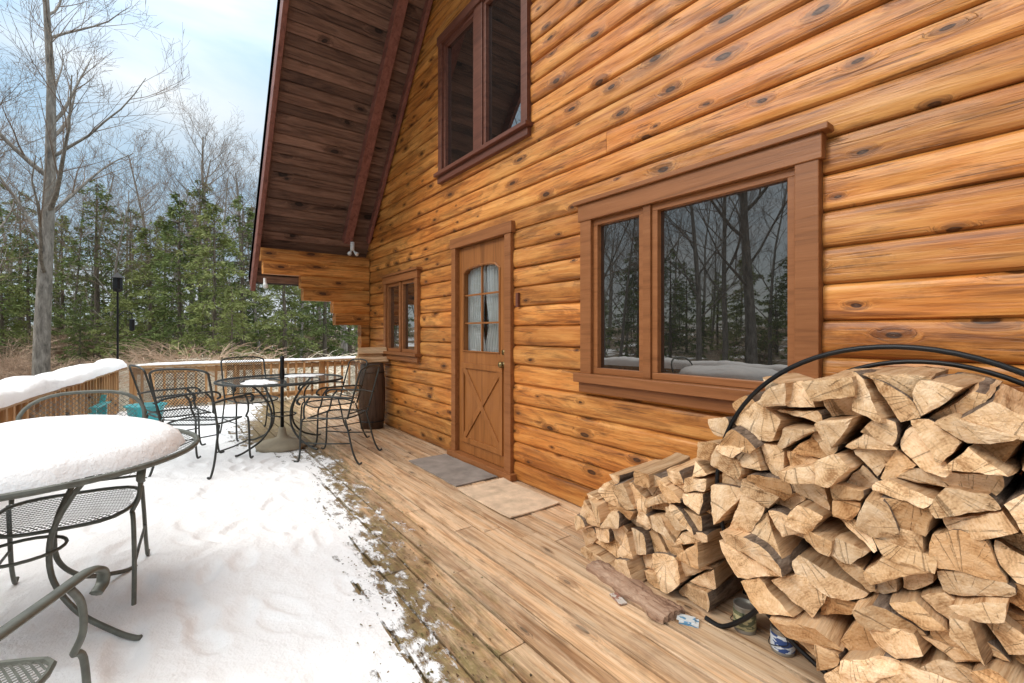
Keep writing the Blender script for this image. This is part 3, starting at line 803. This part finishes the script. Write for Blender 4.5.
def stack(region,count,an,vb,vf,group,label,seed,psplit=(.10,.60),dj=(-.05,.06),amin=.009):
    random.seed(seed)
    base=[(Vector(p),1) for p in region]
    xs=[p[0] for p in region]; ys=[p[1] for p in region]; seeds=[]
    def inside(q):
        return all(((region[(i+1)%len(region)][0]-region[i][0])*(q.y-region[i][1])-(region[(i+1)%len(region)][1]-region[i][1])*(q.x-region[i][0]))>0 for i in range(len(region)))
    while len(seeds)<count:
        q=Vector((R(min(xs),max(xs)),R(min(ys),max(ys))))
        if inside(q): seeds.append(q)
    for it in range(5):
        cells=[]
        for i,sd in enumerate(seeds):
            poly=base
            for j,o in enumerate(seeds):
                if i==j: continue
                n=Vector(((o.x-sd.x),(o.y-sd.y)*an*an)); poly=clip(poly,(sd+o)/2,n,1)
                if len(poly)<3: break
            cells.append(poly)
        if it<4: seeds=[(cen(c) if len(c)>2 else s).lerp(s,.5) for c,s in zip(cells,seeds)]
    cnt=0
    for poly in cells:
        if len(poly)<3 or area(poly)<.002: continue
        c=cen(poly); A=area(poly); r=random.random(); pieces=[poly]
        if r>psplit[0] and A>amin:
            a=R(-1.2,1.2); n=Vector((math.sin(a),math.cos(a))); off=c+Vector((R(-.015,.015),R(-.015,.015)))
            p1=clip(poly,off,n,0); p2=clip(poly,off,-n,0); pieces=[p1,p2]
            if r>psplit[1] and A>amin*2:
                big=0 if area(p1)>area(p2) else 1; bp_=pieces.pop(big); n2=Vector((n.y,-n.x)).lerp(n,R(-.4,.4)); cc=cen(bp_)
                pieces+=[clip(bp_,cc,n2,0),clip(bp_,cc,-n2,0)]
        for p in pieces:
            if len(p)>2 and area(p)>.0010:
                q=[]
                for i in range(len(p)):
                    a_=p[i]; b_=p[(i+1)%len(p)]
                    tg=a_[1] and random.random()<.35
                    if (a_[0]-b_[0]).length>.012: q.append((a_[0],tg))
                if len(q)>2:
                    if len(q)>4 and random.random()<.5: q.pop(random.randrange(len(q)))
                    dd=R(*dj); make_log(q,vb+dd+R(-.02,.02),vf+dd+R(-.015,.015),group,label); cnt+=1
    return cnt
rc=(.43,.615)
ring=[]
for a in np.linspace(0,2*math.pi,33)[:-1]:
    rr=.575
    ca,sa=math.cos(a),math.sin(a)
    if ca>0 and sa>-.2: rr+=.035*max(0,ca)
    if sa>.35: rr-=.05*min(1,(sa-.35)/.4)
    if sa<-.5 and ca>0: rr-=.01
    ring.append((rc[0]+rr*ca,rc[1]+rr*sa))
n1=stack(ring,62,1.35,.10,.52,'split firewood logs stacked in the hoop','split firewood log with tan end in hoop stack',12,psplit=(.12,.7))
small=[(1.10,.015),(1.82,.015),(1.86,.20),(1.74,.40),(1.55,.50),(1.30,.57),(1.08,.63)]
n2=stack(small,23,1.25,.08,.46,'split firewood logs in the low pile','split firewood log with tan end in low pile',24,psplit=(.12,.75))
random.seed(31)
def wedge(cx,cz,r,a0):
    k=random.choice([3,4,4]); return [(Vector((cx+r*R(.8,1.15)*math.cos(a0+2*math.pi*i/k),cz+r*R(.65,.95)*math.sin(a0+2*math.pi*i/k))),random.random()<.3) for i in range(k)]
for (cx,cz,r) in ((.95,.96,.06),(.84,1.05,.055),(1.03,.86,.07),(1.08,.74,.065),(1.13,.64,.06),(1.24,.60,.06),(1.42,.555,.06),(1.60,.50,.055),(1.78,.33,.06)):
    dd=R(-.05,.02); make_log(wedge(cx,cz,r,R(0,1)),.10+dd,.50+dd,'split firewood logs stacked in the hoop' if cx<1.1 else 'split firewood logs in the low pile','loose firewood split lying on the heap')
for (cx,cz,r) in ((5.88,.905,.07),(6.02,.91,.07),(5.94,1.01,.07)):
    make_log(wedge(cx,cz,r,R(0,1)),.03,.40,'split firewood logs on the barrel','short firewood split lying on the dark barrel',rot=(0,0,R(-.1,.1)))
print('logs',n1,n2)
e=empty('firewood_rack',(rc[0],.28,0),0,'round black steel hoop rack holding firewood','firewood rack')
for y,rh in ((-.14,.545),(.20,.607)):
    b=MB(); b.tube([(rh*math.cos(a),y,rc[1]+rh*math.sin(a)) for a in np.linspace(0,2*math.pi,81)[:-1]],.009,8,closed=True); obj('hoop',b,M_black,e,smooth=True)
for a in (-2.6,-2.1,-1.57,-1.0,-.5): b=MB(); b.tube([(.545*math.cos(a),-.14,rc[1]+.545*math.sin(a)),(.607*math.cos(a),.20,rc[1]+.607*math.sin(a))],.009,8); obj('cross_bar',b,M_black,e)
for y in (-.14,.20):
    b=MB(); b.tube(catmull([(-.42,y,.01),(-.3,y,.03),(-.2,y,.05)],4),.011,8); obj('foot',b,M_black,e)
    b=MB(); b.tube(catmull([(.66,y,.01),(.58,y,.012),(.48,y,.10),(.42,y,.18)],4),.010,8); obj('foot',b,M_black,e)
random.seed(5)
b=MB(); nxx,nyy=30,9
for i in range(nxx+1):
    for j in range(nyy+1):
        u=i/nxx;w=j/nyy; b.v.append(((u-.5)*.52+.02*nz(w*5,3),(w-.5)*(.14+.06*nz(u*5,1)),.02+.02*math.sin(w*math.pi)+.012*nz(u*14,w*9)))
for i in range(nxx):
    for j in range(nyy): q=i*(nyy+1)+j; b.Fc((q,q+nyy+1,q+nyy+2,q+1))
nb=len(b.v)
for i in range(nxx+1):
    for j in range(nyy+1): v=b.v[i*(nyy+1)+j]; b.v.append((v[0],v[1],.002))
for i in range(nxx):
    for j in (0,nyy): q=i*(nyy+1)+j; b.Fc((q,q+nyy+1,q+nyy+1+nb,q+nb))
for j in range(nyy):
    for i in (0,nxx): q=i*(nyy+1)+j; b.Fc((q,q+1,q+1+nb,q+nb))
obj('bark_slab',b,wood('bark_slab_wood',(.14,.07,.045),(.38,.23,.15),(.54,.37,.26),'X',30,2,.2,.85,.9,.2,.4),loc=(1.43,.56,0),rot=(0,0,-.12),label='flaky brown bark slab on the deck boards',category='bark')
def can(x,y,r,h,body,band,label):
    e=empty('paint_can',(x,y,0),R(0,3),label,'can')
    b=MB(); b.lathe([(0,.001),(r,.001),(r*1.03,.006),(r,.012),(r,h-.01),(r*1.04,h-.004),(r*1.02,h),(r*.9,h-.001),(r*.88,h-.008),(0,h-.008)],32); obj('body',b,body,e,smooth=False)
    b=MB(); b.lathe([(r+.001,h*.15),(r+.0015,h*.15),(r+.0015,h*.8),(r+.001,h*.8)],32); obj('paper_label',b,band,e)
    b=MB(); b.tube(catmull([(r,0,h*.8),(r*1.25,0,h*.55),(r*.3,-r*1.25,h*.3),(-r*1.1,-r*.4,h*.6),(-r,0,h*.8)],5),.0018,5); obj('wire_handle',b,M_black,e)
M_tin=plain('tin_metal',(.35,.34,.31),.4,.8)
def lab(name,c1,c2,sc):
    m=Mat(name); co=m.coord(); m.set('Base Color',m.ramp(m.noise(m.mapping(co,(1,1,3)),sc,2,.5),[(.45,c1),(.5,c2)],'CONSTANT')); m.set('Roughness',.5); return m.mat
can(.955,.405,.043,.11,M_tin,lab('lemon_label',(.45,.40,.22),(.12,.13,.07),22),'small open tin with yellow green label')
can(.80,.415,.042,.095,M_tin,lab('blue_label',(.6,.65,.7),(.03,.07,.22),16),'blue and white labelled paint can')
b=MB(); b.box(-.04,.04,-.025,.025,0,.010); b.box(-.025,.05,-.028,.016,.0098,.015)
obj('paper_scrap',b,lab('paper_print',(.6,.62,.62),(.1,.25,.4),30),loc=(1.12,.56,.003),rot=(0,0,.5),label='crumpled white and blue paper packet by firewood',category='packet')
b=MB(); b.box(-.045,.045,-.02,.02,0,.006)
obj('paper_scrap',b,lab('paper_print_red',(.55,.5,.45),(.3,.14,.10),30),loc=(1.42,.67,.003),rot=(0,0,-.3),label='small printed paper scrap beside bark slab',category='packet')

# ------------------------------------------------------------ GROUND
GZ=-1.0
mb=MB(); 
def gh(x,y):
    d=math.hypot(x-3,y-1); return GZ+ .25*nz(x*.08,y*.08)*min(1,d/12)+max(0,min(d,64)-22)*.07
xs=list(np.linspace(-60,75,120)); ys=list(np.linspace(-60,75,120))
for x in xs:
    for y in ys: mb.v.append((x,y,gh(x,y)+.06*nz(x*.6,y*.6)))
n_=len(ys)
for i in range(len(xs)-1):
    for j in range(n_-1): q=i*n_+j; mb.Fc((q,q+n_,q+n_+1,q+1))
mb.v+= [(-900,-900,-1),(900,-900,-1),(900,900,-1),(-900,900,-1)]
o=len(mb.v)-4; cs=[0,(len(xs)-1)*n_,(len(xs)-1)*n_+n_-1,n_-1]
for a_,b_ in ((0,1),(1,2),(2,3),(3,0)): mb.Fc((o+a_,o+b_,cs[b_],cs[a_]))
m=Mat('forest_floor'); co=m.coord(); g=m.noise(co,2.5,7,.7); sn=m.noise(co,.22,6,.65)
c=m.ramp(g,[(.3,(.045,.035,.022)),(.5,(.13,.095,.06)),(.7,(.23,.18,.12))]); c=m.mix(m.ramp(sn,[(.55,0),(.60,.85)]),c,(.78,.8,.84)); m.set('Base Color',c); m.set('Roughness',.9); m.bump(g,.8,.05)
obj('ground',mb,m.mat,smooth=True,kind='structure')

# ------------------------------------------------------------ TREES
def barkmat(name,a,b_,c_): 
    m=Mat(name); co=m.coord(); n1=m.noise(m.mapping(co,(6,6,1.5)),2,4,.7,.4); m.set('Base Color',m.ramp(n1,[(.3,a),(.5,b_),(.7,c_)])); m.set('Roughness',.9); m.bump(n1,.6,.02); return m.mat
M_btr=barkmat('grey_bark',(.09,.08,.07),(.23,.205,.175),(.37,.34,.30))
def dif(name,col):
    m=Mat(name); co=m.coord(); f=m.noise(co,1.2,2,.6); c=m.mix(f,tuple(x*.6 for x in col),tuple(x*1.4 for x in col)); d=m.n('BsdfDiffuse',{'Color':c}); m.nt.links.new(d.outputs[0],m.out.inputs[0]); return m.mat
M_twig=dif('twig_bark',(.23,.175,.135))
M_ctr=barkmat('conifer_bark',(.06,.05,.04),(.15,.12,.09),(.24,.2,.16))
def leafmat(name,a,b_,c_):
    m=Mat(name); co=m.coord(); n1=m.noise(co,.9,3,.6); r=m.n('Attribute',attribute_name='rnd').outputs['Fac']
    c=m.mix(.5,m.ramp(n1,[(.35,a),(.5,b_),(.68,c_)]),m.ramp(r,[(0,a),(.5,b_),(1,c_)]))
    df=m.n('BsdfDiffuse',{'Color':c}); m.nt.links.new(df.outputs[0],m.out.inputs[0])
    return m.mat
M_need=leafmat('conifer_needles',(.06,.09,.035),(.15,.195,.07),(.27,.31,.13))
M_need2=leafmat('pine_needles',(.10,.13,.045),(.24,.28,.10),(.38,.40,.18))
def grow(tb,cb,p,d,L,r,depth,maxd,sides,rg,kids):
    n=6 if depth<2 else (4 if depth<maxd else 2); path=[p.copy()]; rad=[r]; cur=p.copy(); dd=d.copy(); wj=.035 if depth==0 else .10
    for i in range(n):
        dd=(dd+Vector((rg.gauss(0,wj),rg.gauss(0,wj),rg.gauss(0,.07)+(.05 if depth else .06)))).normalized()
        cur=cur+dd*(L/n); path.append(cur.copy()); rad.append(max(.0035,r*(1-.82*(i+1)/n)) if depth else r*(1-.85*(i+1)/n)+.01)
    (tb if depth<=1 else cb).tube(path,rad,sides[min(depth,len(sides)-1)],cap=False)
    if depth>=maxd: return
    kn=kids[depth]
    for k_ in range(kn):
        f=(.28+.72*(k_+rg.random())/kn) if depth==0 else .2+.8*(k_+rg.random())/kn
        i=min(n-1,int(f*n)); q=path[i].lerp(path[i+1],min(1,f*n-i))
        dl=(path[i+1]-path[i]).normalized(); side=dl.orthogonal().normalized(); side.rotate(Matrix.Rotation(rg.uniform(0,6.28),3,dl))
        sp=rg.uniform(.6,1.15) if depth==0 else rg.uniform(.45,.95)
        nd=(dl*math.cos(sp)+side*math.sin(sp)+Vector((0,0,.15))).normalized()
        grow(tb,cb,q,nd,L*(rg.uniform(.20,.34)*(1.25-.6*f) if depth==0 else rg.uniform(.38,.6)),max(.004,rad[i]*rg.uniform(.3,.5)),depth+1,maxd,sides,rg,kids)
def bare_mesh(seed,H=12,r=.17,maxd=4,kids=(15,7,5,4),lean=.02):
    rg=random.Random(seed); tb=MB();cb=MB(); grow(tb,cb,Vector((0,0,-.2)),Vector((rg.gauss(0,lean),rg.gauss(0,lean),1)).normalized(),H,r,0,maxd,(9,5,4,3,3),rg,kids); return tb,cb
def conif_mesh(seed,H=9,r=.13,dens=1.0,Rb=2.0,openn=.2,bottom=.08,big=1.0):
    rg=random.Random(seed); tb=MB();cb=MB()
    tb.tube([(0,0,-.2),(0.03,0,H*.3),(.0,.04,H*.7),(0,0,H)],[r,r*.8,r*.4,.01],8,cap=False)
    nb=int(100*dens)
    for k in range(nb):
        f=bottom+(1-bottom)*(k+rg.random())/nb; z=H*f; a=rg.uniform(0,6.28)
        L=Rb*((1-f)**.62)*rg.uniform(.45,1.2)+.15
        if rg.random()<openn*.5: continue
        up=rg.uniform(-.1,.35); path=[Vector((0,0,z))]; dirv=Vector((math.cos(a),math.sin(a),up))
        n=5
        for i in range(1,n+1):
            u=i/n; path.append(Vector((dirv.x*L*u,dirv.y*L*u,z+up*L*u-.35*L*u*u+.05*rg.gauss(0,1))))
        tb.tube(path,[.022*(1-.8*i/n)+.004 for i in range(n+1)],3,cap=False)
        ns=int((12+24*L)*dens)
        for q in range(ns):
            u=rg.uniform(.12,1)**.8; i=min(n-1,int(u*n)); c=path[i].lerp(path[i+1],u*n-i)
            w=.42*L*(1-u*.7)*rg.uniform(-1,1); pr=Vector((-math.sin(a),math.cos(a),0)); c=c+pr*w+Vector((0,0,-abs(w)*.25+rg.gauss(0,.06)))
            out=(Vector((math.cos(a),math.sin(a),0))*rg.uniform(.3,1)+pr*(1 if w>0 else -1)*rg.uniform(.2,1)+Vector((0,0,rg.uniform(-.7,.15)))).normalized()
            cb.cr=min(1,max(0,.35*f+.3*rg.random()+.35*u))
            for t_ in range(3):
                o2=(out+Vector((rg.gauss(0,.4),rg.gauss(0,.4),rg.gauss(0,.3)))).normalized(); sd=o2.orthogonal(); sd.rotate(Matrix.Rotation(rg.uniform(0,3.14),3,o2)); sd.normalize()
                ll=rg.uniform(.10,.26)*big; ww=rg.uniform(.013,.030)*big
                b=len(cb.v); cb.v+= [tuple(c),tuple(c+o2*ll*.5+sd*ww),tuple(c+o2*ll),tuple(c+o2*ll*.5-sd*ww)]; cb.Fc((b,b+1,b+2,b+3))
    return tb,cb
def tree_thing(name,tb,cb,mt,mc,x,y,sc,rot,label,cat,group):
    e=empty(name,(x,y,gh(x,y)),rot,label,cat,group); e.scale=(sc,sc,sc)
    obj('trunk',tb,mt,e,smooth=True); obj('crown',cb,mc,e); return e
labb='tall leafless grey barked tree in the woods'
bspec=[bare_mesh(1,14,.20,4,(17,6,5,4),.01),bare_mesh(2,12,.12,4,(15,6,5,4)),bare_mesh(5,11,.095,4,(13,6,5,3),.03)]
cspec=[conif_mesh(11,9,.13,1.05,2.4,.3),conif_mesh(12,8.5,.12,1.05,2.4,.3),conif_mesh(13,10,.15,.9,2.8,.5,.14)]
bpos=[(40,14.5,1.12,0),(92,23,.85,1),(4,26,.9,2),(128,26,.85,1),(163,22,.85,2),(190,24,.95,1),(216,21,.9,2),(242,25,.85,1),(-25,17,1,1),(262,24,.8,2),(300,26,.9,1),(345,24,.9,0),(205,33,1.1,0),(150,31,1.1,1),(20,30,1.2,2),(70,22,.75,2),(112,21,.7,1),(60,27,1.0,1),(-60,22,1,0),(-90,16,.9,2)]
cpos=[(214,16,.80,1),(180,18,.86,0),(243,19,.80,2),(150,21,.80,1),(97,22,.92,2),(62,26,.95,1),(130,25,.85,2),(2,20,.65,1),(28,23,.75,0),(285,18,.75,1),(325,20,.85,0),(-22,23,1,2),(200,24,1.0,2),(255,26,1.0,0),(165,27,1.0,1),(-70,28,1.1,0),(350,28,1.1,1),(20,34,1.1,2),(118,18,.48,1),(80,18,.42,0),(232,14.5,.45,1)]
random.seed(21)
side_b=[];side_c=[]
for i in range(22):
    a=math.radians(18+R(0,1)*4+i*4.6); d=R(12,24); side_b.append((d*math.cos(a)+1,d*math.sin(a)+2,R(.7,1.05),i%3))
for i in range(12):
    a=math.radians(22+i*7.6+R(-3,3)); d=R(18,26); side_c.append((d*math.cos(a)+1,d*math.sin(a)+2,R(.6,1.0),(i*2)%3))
def place(spec,pos,side,name,mt,mcs,label,cat,group):
    roots={}
    allp=[(*W(p[0],p[1]),p[2],p[3]) for p in pos]+side
    for (x,y,sc,k) in allp:
        rot=R(0,6.28)
        if k not in roots: roots[k]=tree_thing(name,spec[k][0],spec[k][1],mt,mcs[k],x,y,sc,rot,label,cat,group)
        else: 
            copy_thing(roots[k],(x,y,gh(x,y)),rot,(sc*R(.92,1.08),sc*R(.92,1.08),sc))
place(bspec,bpos,side_b,'bare_tree',M_btr,[M_twig]*3,labb,'tree','leafless trees around the clearing')
place(cspec,cpos,side_c,'conifer_tree',M_ctr,[M_need,M_need2,M_need],'ragged green conifer tree with drooping boughs','tree','conifers around the clearing')
def shrub_mesh(seed,n,Hh,spread,arch,sub,rr=.012):
    rg=random.Random(seed); b=MB()
    for i in range(n):
        a=rg.uniform(0,6.28); L=Hh*rg.uniform(.6,1.15); s=rg.uniform(.1,spread); d=Vector((math.cos(a)*s,math.sin(a)*s,1)).normalized(); p=Vector((rg.gauss(0,.15),rg.gauss(0,.15),0)); path=[p.copy()]
        for k in range(7):
            d=(d+Vector((math.cos(a)*arch*.5,math.sin(a)*arch*.5,-arch*k*.12))+Vector((rg.gauss(0,.08),rg.gauss(0,.08),rg.gauss(0,.05)))).normalized(); p=p+d*(L/7); path.append(p.copy())
        b.tube(path,[rr*(1-.8*k/7) for k in range(8)],3,cap=False)
        for q in range(sub):
            k=rg.randint(2,6); o=path[k]; dd=(path[k+1]-path[k]).normalized()+Vector((rg.gauss(0,.6),rg.gauss(0,.6),rg.gauss(0,.35))); dd.normalize(); l=rg.uniform(.2,.55)
            b.tube([o,o+dd*l*.5+Vector((0,0,.02)),o+dd*l+Vector((0,0,-.06*arch))],[.006,.0045,.003],3,cap=False)
    return b
M_sh1=dif('pale_twigs',(.52,.38,.28)); M_sh2=dif('grey_twigs',(.66,.59,.48))
roots={}
sm=[shrub_mesh(1,130,2.3,.9,.25,11),shrub_mesh(2,130,3.4,1.0,.7,11,.015)]
random.seed(9)
sp=[(205,12,1.15,0),(185,13.5,1.15,0),(228,12,1.1,0),(250,11.5,1.15,1),(268,11,1.2,1),(300,11.5,1.3,1),(325,12,1.2,1),(285,13,1.35,1),(350,13,1.0,1),(240,13,1.2,1),(150,16,1,0),(120,17,.9,0),(60,16,.8,0),(20,15,.8,0),(5,18,1.0,0),(165,20,1.1,0),(45,21,1.1,0),(195,17,1.2,0),(215,14,1.2,1),(105,24,1.2,0),(75,22,1.1,0)]
for (px,z,sc,k) in sp:
    x,y=W(px,z)
    if k not in roots:
        o=obj('bare_shrub',sm[k],[M_sh1,M_sh2][k],loc=(x,y,gh(x,y)),label=['leafless tan twiggy shrub at the yard edge','arching pale grey shrub at the yard edge'][k],category='shrub',group='bare shrubs at the yard edge'); o.scale=(sc,sc,sc); roots[k]=o
    else:
        o=roots[k].copy(); COL.objects.link(o); o.location=(x,y,gh(x,y)); o.rotation_euler=(0,0,R(0,6)); o.scale=(sc,sc,sc); o['label']=roots[k]['label']
lb=[bare_mesh(31,12,.13,3,(14,6,6),.03),bare_mesh(32,11,.11,3,(13,7,5),.04)]
lc=[conif_mesh(41,9,.13,.5,2.5,big=1.8),conif_mesh(42,9,.13,.45,2.6,big=1.9)]
ls=shrub_mesh(51,30,3.2,1.0,.2,8,.018)
big=MB(); random.seed(77)
def addm(src,mi,x,y,sc,rot):
    V_=np.array(src.v); c_,s_=math.cos(rot),math.sin(rot); X=(V_[:,0]*c_-V_[:,1]*s_)*sc+x; Y=(V_[:,0]*s_+V_[:,1]*c_)*sc+y; Z=V_[:,2]*sc+gh(x,y)
    o=len(big.v); big.v+=list(zip(X.tolist(),Y.tolist(),Z.tolist())); big.f+=[tuple(i+o for i in f) for f in src.f]; big.m+=[mi]*len(src.f); big.r+=src.r
for i in range(190):
    a=math.radians(R(-30,125)); d=R(28,56); x=d*math.cos(a); y=d*math.sin(a)+1; sc=R(.65,1.0)
    if i%2: k=(i//2)%2; addm(lb[k][0],0,x,y,sc,0); addm(lb[k][1],1,x,y,sc,0)
    else: k=(i//2)%2; s2=sc*R(.5,.95); addm(lc[k][0],2,x,y,s2,0); addm(lc[k][1],3 if i%3 else 4,x,y,s2,0)
for i in range(70):
    a=math.radians(R(-30,110)); d=R(24,44); x=d*math.cos(a); y=d*math.sin(a)+1; addm(ls,5,x,y,R(.7,1.1),R(0,6))
obj('distant_woods',big,[M_btr,M_twig,M_ctr,M_need,M_need2,dif('brown_brush',(.28,.21,.15))],kind='stuff',label='mixed bare and evergreen woods beyond the clearing')

# ------------------------------------------------------------ CAMERA, LIGHT, WORLD
cam=bpy.data.cameras.new('camera'); co_=bpy.data.objects.new('camera',cam); COL.objects.link(co_)
co_.location=(0,D,CAMH); co_.rotation_euler=(math.pi/2,0,math.radians(-127)); cam.sensor_width=36; cam.lens=16.0; cam.shift_y=-.0093; cam.clip_start=.02; cam.clip_end=3000
scene.camera=co_
w=bpy.data.worlds.new('World'); scene.world=w; w.use_nodes=True; nt=w.node_tree; nt.nodes.clear()
out=nt.nodes.new('ShaderNodeOutputWorld'); bg=nt.nodes.new('ShaderNodeBackground'); sky=nt.nodes.new('ShaderNodeTexSky'); sky.sky_type='NISHITA'; sky.sun_disc=False
SE=math.radians(34); SAZ=math.radians(70)
sky.sun_elevation=SE; sky.sun_rotation=math.radians(90)-SAZ; sky.air_density=1.3; sky.dust_density=.6
L_=nt.links.new
tc=nt.nodes.new('ShaderNodeTexCoord'); mp_=nt.nodes.new('ShaderNodeMapping'); mp_.inputs['Scale'].default_value=(1,1.5,5.0)
nn=nt.nodes.new('ShaderNodeTexNoise'); nn.inputs['Scale'].default_value=1.4; nn.inputs['Detail'].default_value=6; nn.inputs['Roughness'].default_value=.5; nn.inputs['Distortion'].default_value=.4
rp=nt.nodes.new('ShaderNodeValToRGB'); rp.color_ramp.elements[0].position=.40; rp.color_ramp.elements[0].color=(.05,.05,.05,1); rp.color_ramp.elements[1].position=.70; rp.color_ramp.elements[1].color=(.85,.85,.85,1)
m0=nt.nodes.new('ShaderNodeMix'); m0.data_type='RGBA'; m0.inputs[0].default_value=.8; m0.inputs[7].default_value=(2.9,4.2,5.4,1)
mx=nt.nodes.new('ShaderNodeMix'); mx.data_type='RGBA'; mx.inputs[7].default_value=(5.9,6.1,6.2,1)
# sky made whiter and brighter toward the unseen zenith to add light
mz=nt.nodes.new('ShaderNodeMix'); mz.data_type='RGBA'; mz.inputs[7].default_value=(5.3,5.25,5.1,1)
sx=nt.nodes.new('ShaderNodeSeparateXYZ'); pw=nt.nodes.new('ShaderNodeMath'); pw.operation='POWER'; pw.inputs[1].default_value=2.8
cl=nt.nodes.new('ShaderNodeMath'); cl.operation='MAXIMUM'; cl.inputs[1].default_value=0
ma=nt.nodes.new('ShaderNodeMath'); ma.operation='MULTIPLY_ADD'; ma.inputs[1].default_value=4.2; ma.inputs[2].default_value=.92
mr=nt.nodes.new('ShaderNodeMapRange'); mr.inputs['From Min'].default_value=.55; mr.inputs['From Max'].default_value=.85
vm=nt.nodes.new('ShaderNodeVectorMath'); vm.operation='SCALE'
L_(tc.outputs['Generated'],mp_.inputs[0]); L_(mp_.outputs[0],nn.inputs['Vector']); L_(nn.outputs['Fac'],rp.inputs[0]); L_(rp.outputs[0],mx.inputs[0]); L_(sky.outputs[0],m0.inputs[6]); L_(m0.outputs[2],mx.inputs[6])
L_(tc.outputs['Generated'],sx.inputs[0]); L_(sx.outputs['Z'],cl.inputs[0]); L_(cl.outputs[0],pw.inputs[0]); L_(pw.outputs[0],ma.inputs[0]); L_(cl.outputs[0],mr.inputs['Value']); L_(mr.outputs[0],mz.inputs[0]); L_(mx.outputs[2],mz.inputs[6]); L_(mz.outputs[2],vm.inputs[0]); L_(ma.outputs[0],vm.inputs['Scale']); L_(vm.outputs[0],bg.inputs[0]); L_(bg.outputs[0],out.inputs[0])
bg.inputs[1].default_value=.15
sl=bpy.data.lights.new('sun','SUN'); sl.energy=2.5; sl.angle=math.radians(18); sl.color=(1,.95,.87); so=bpy.data.objects.new('sun',sl); COL.objects.link(so)
dv=Vector((math.cos(SE)*math.cos(SAZ),math.cos(SE)*math.sin(SAZ),math.sin(SE))); so.rotation_euler=dv.to_track_quat('Z','Y').to_euler()
scene.view_settings.view_transform='Standard'; scene.view_settings.look='None'; scene.view_settings.exposure=0
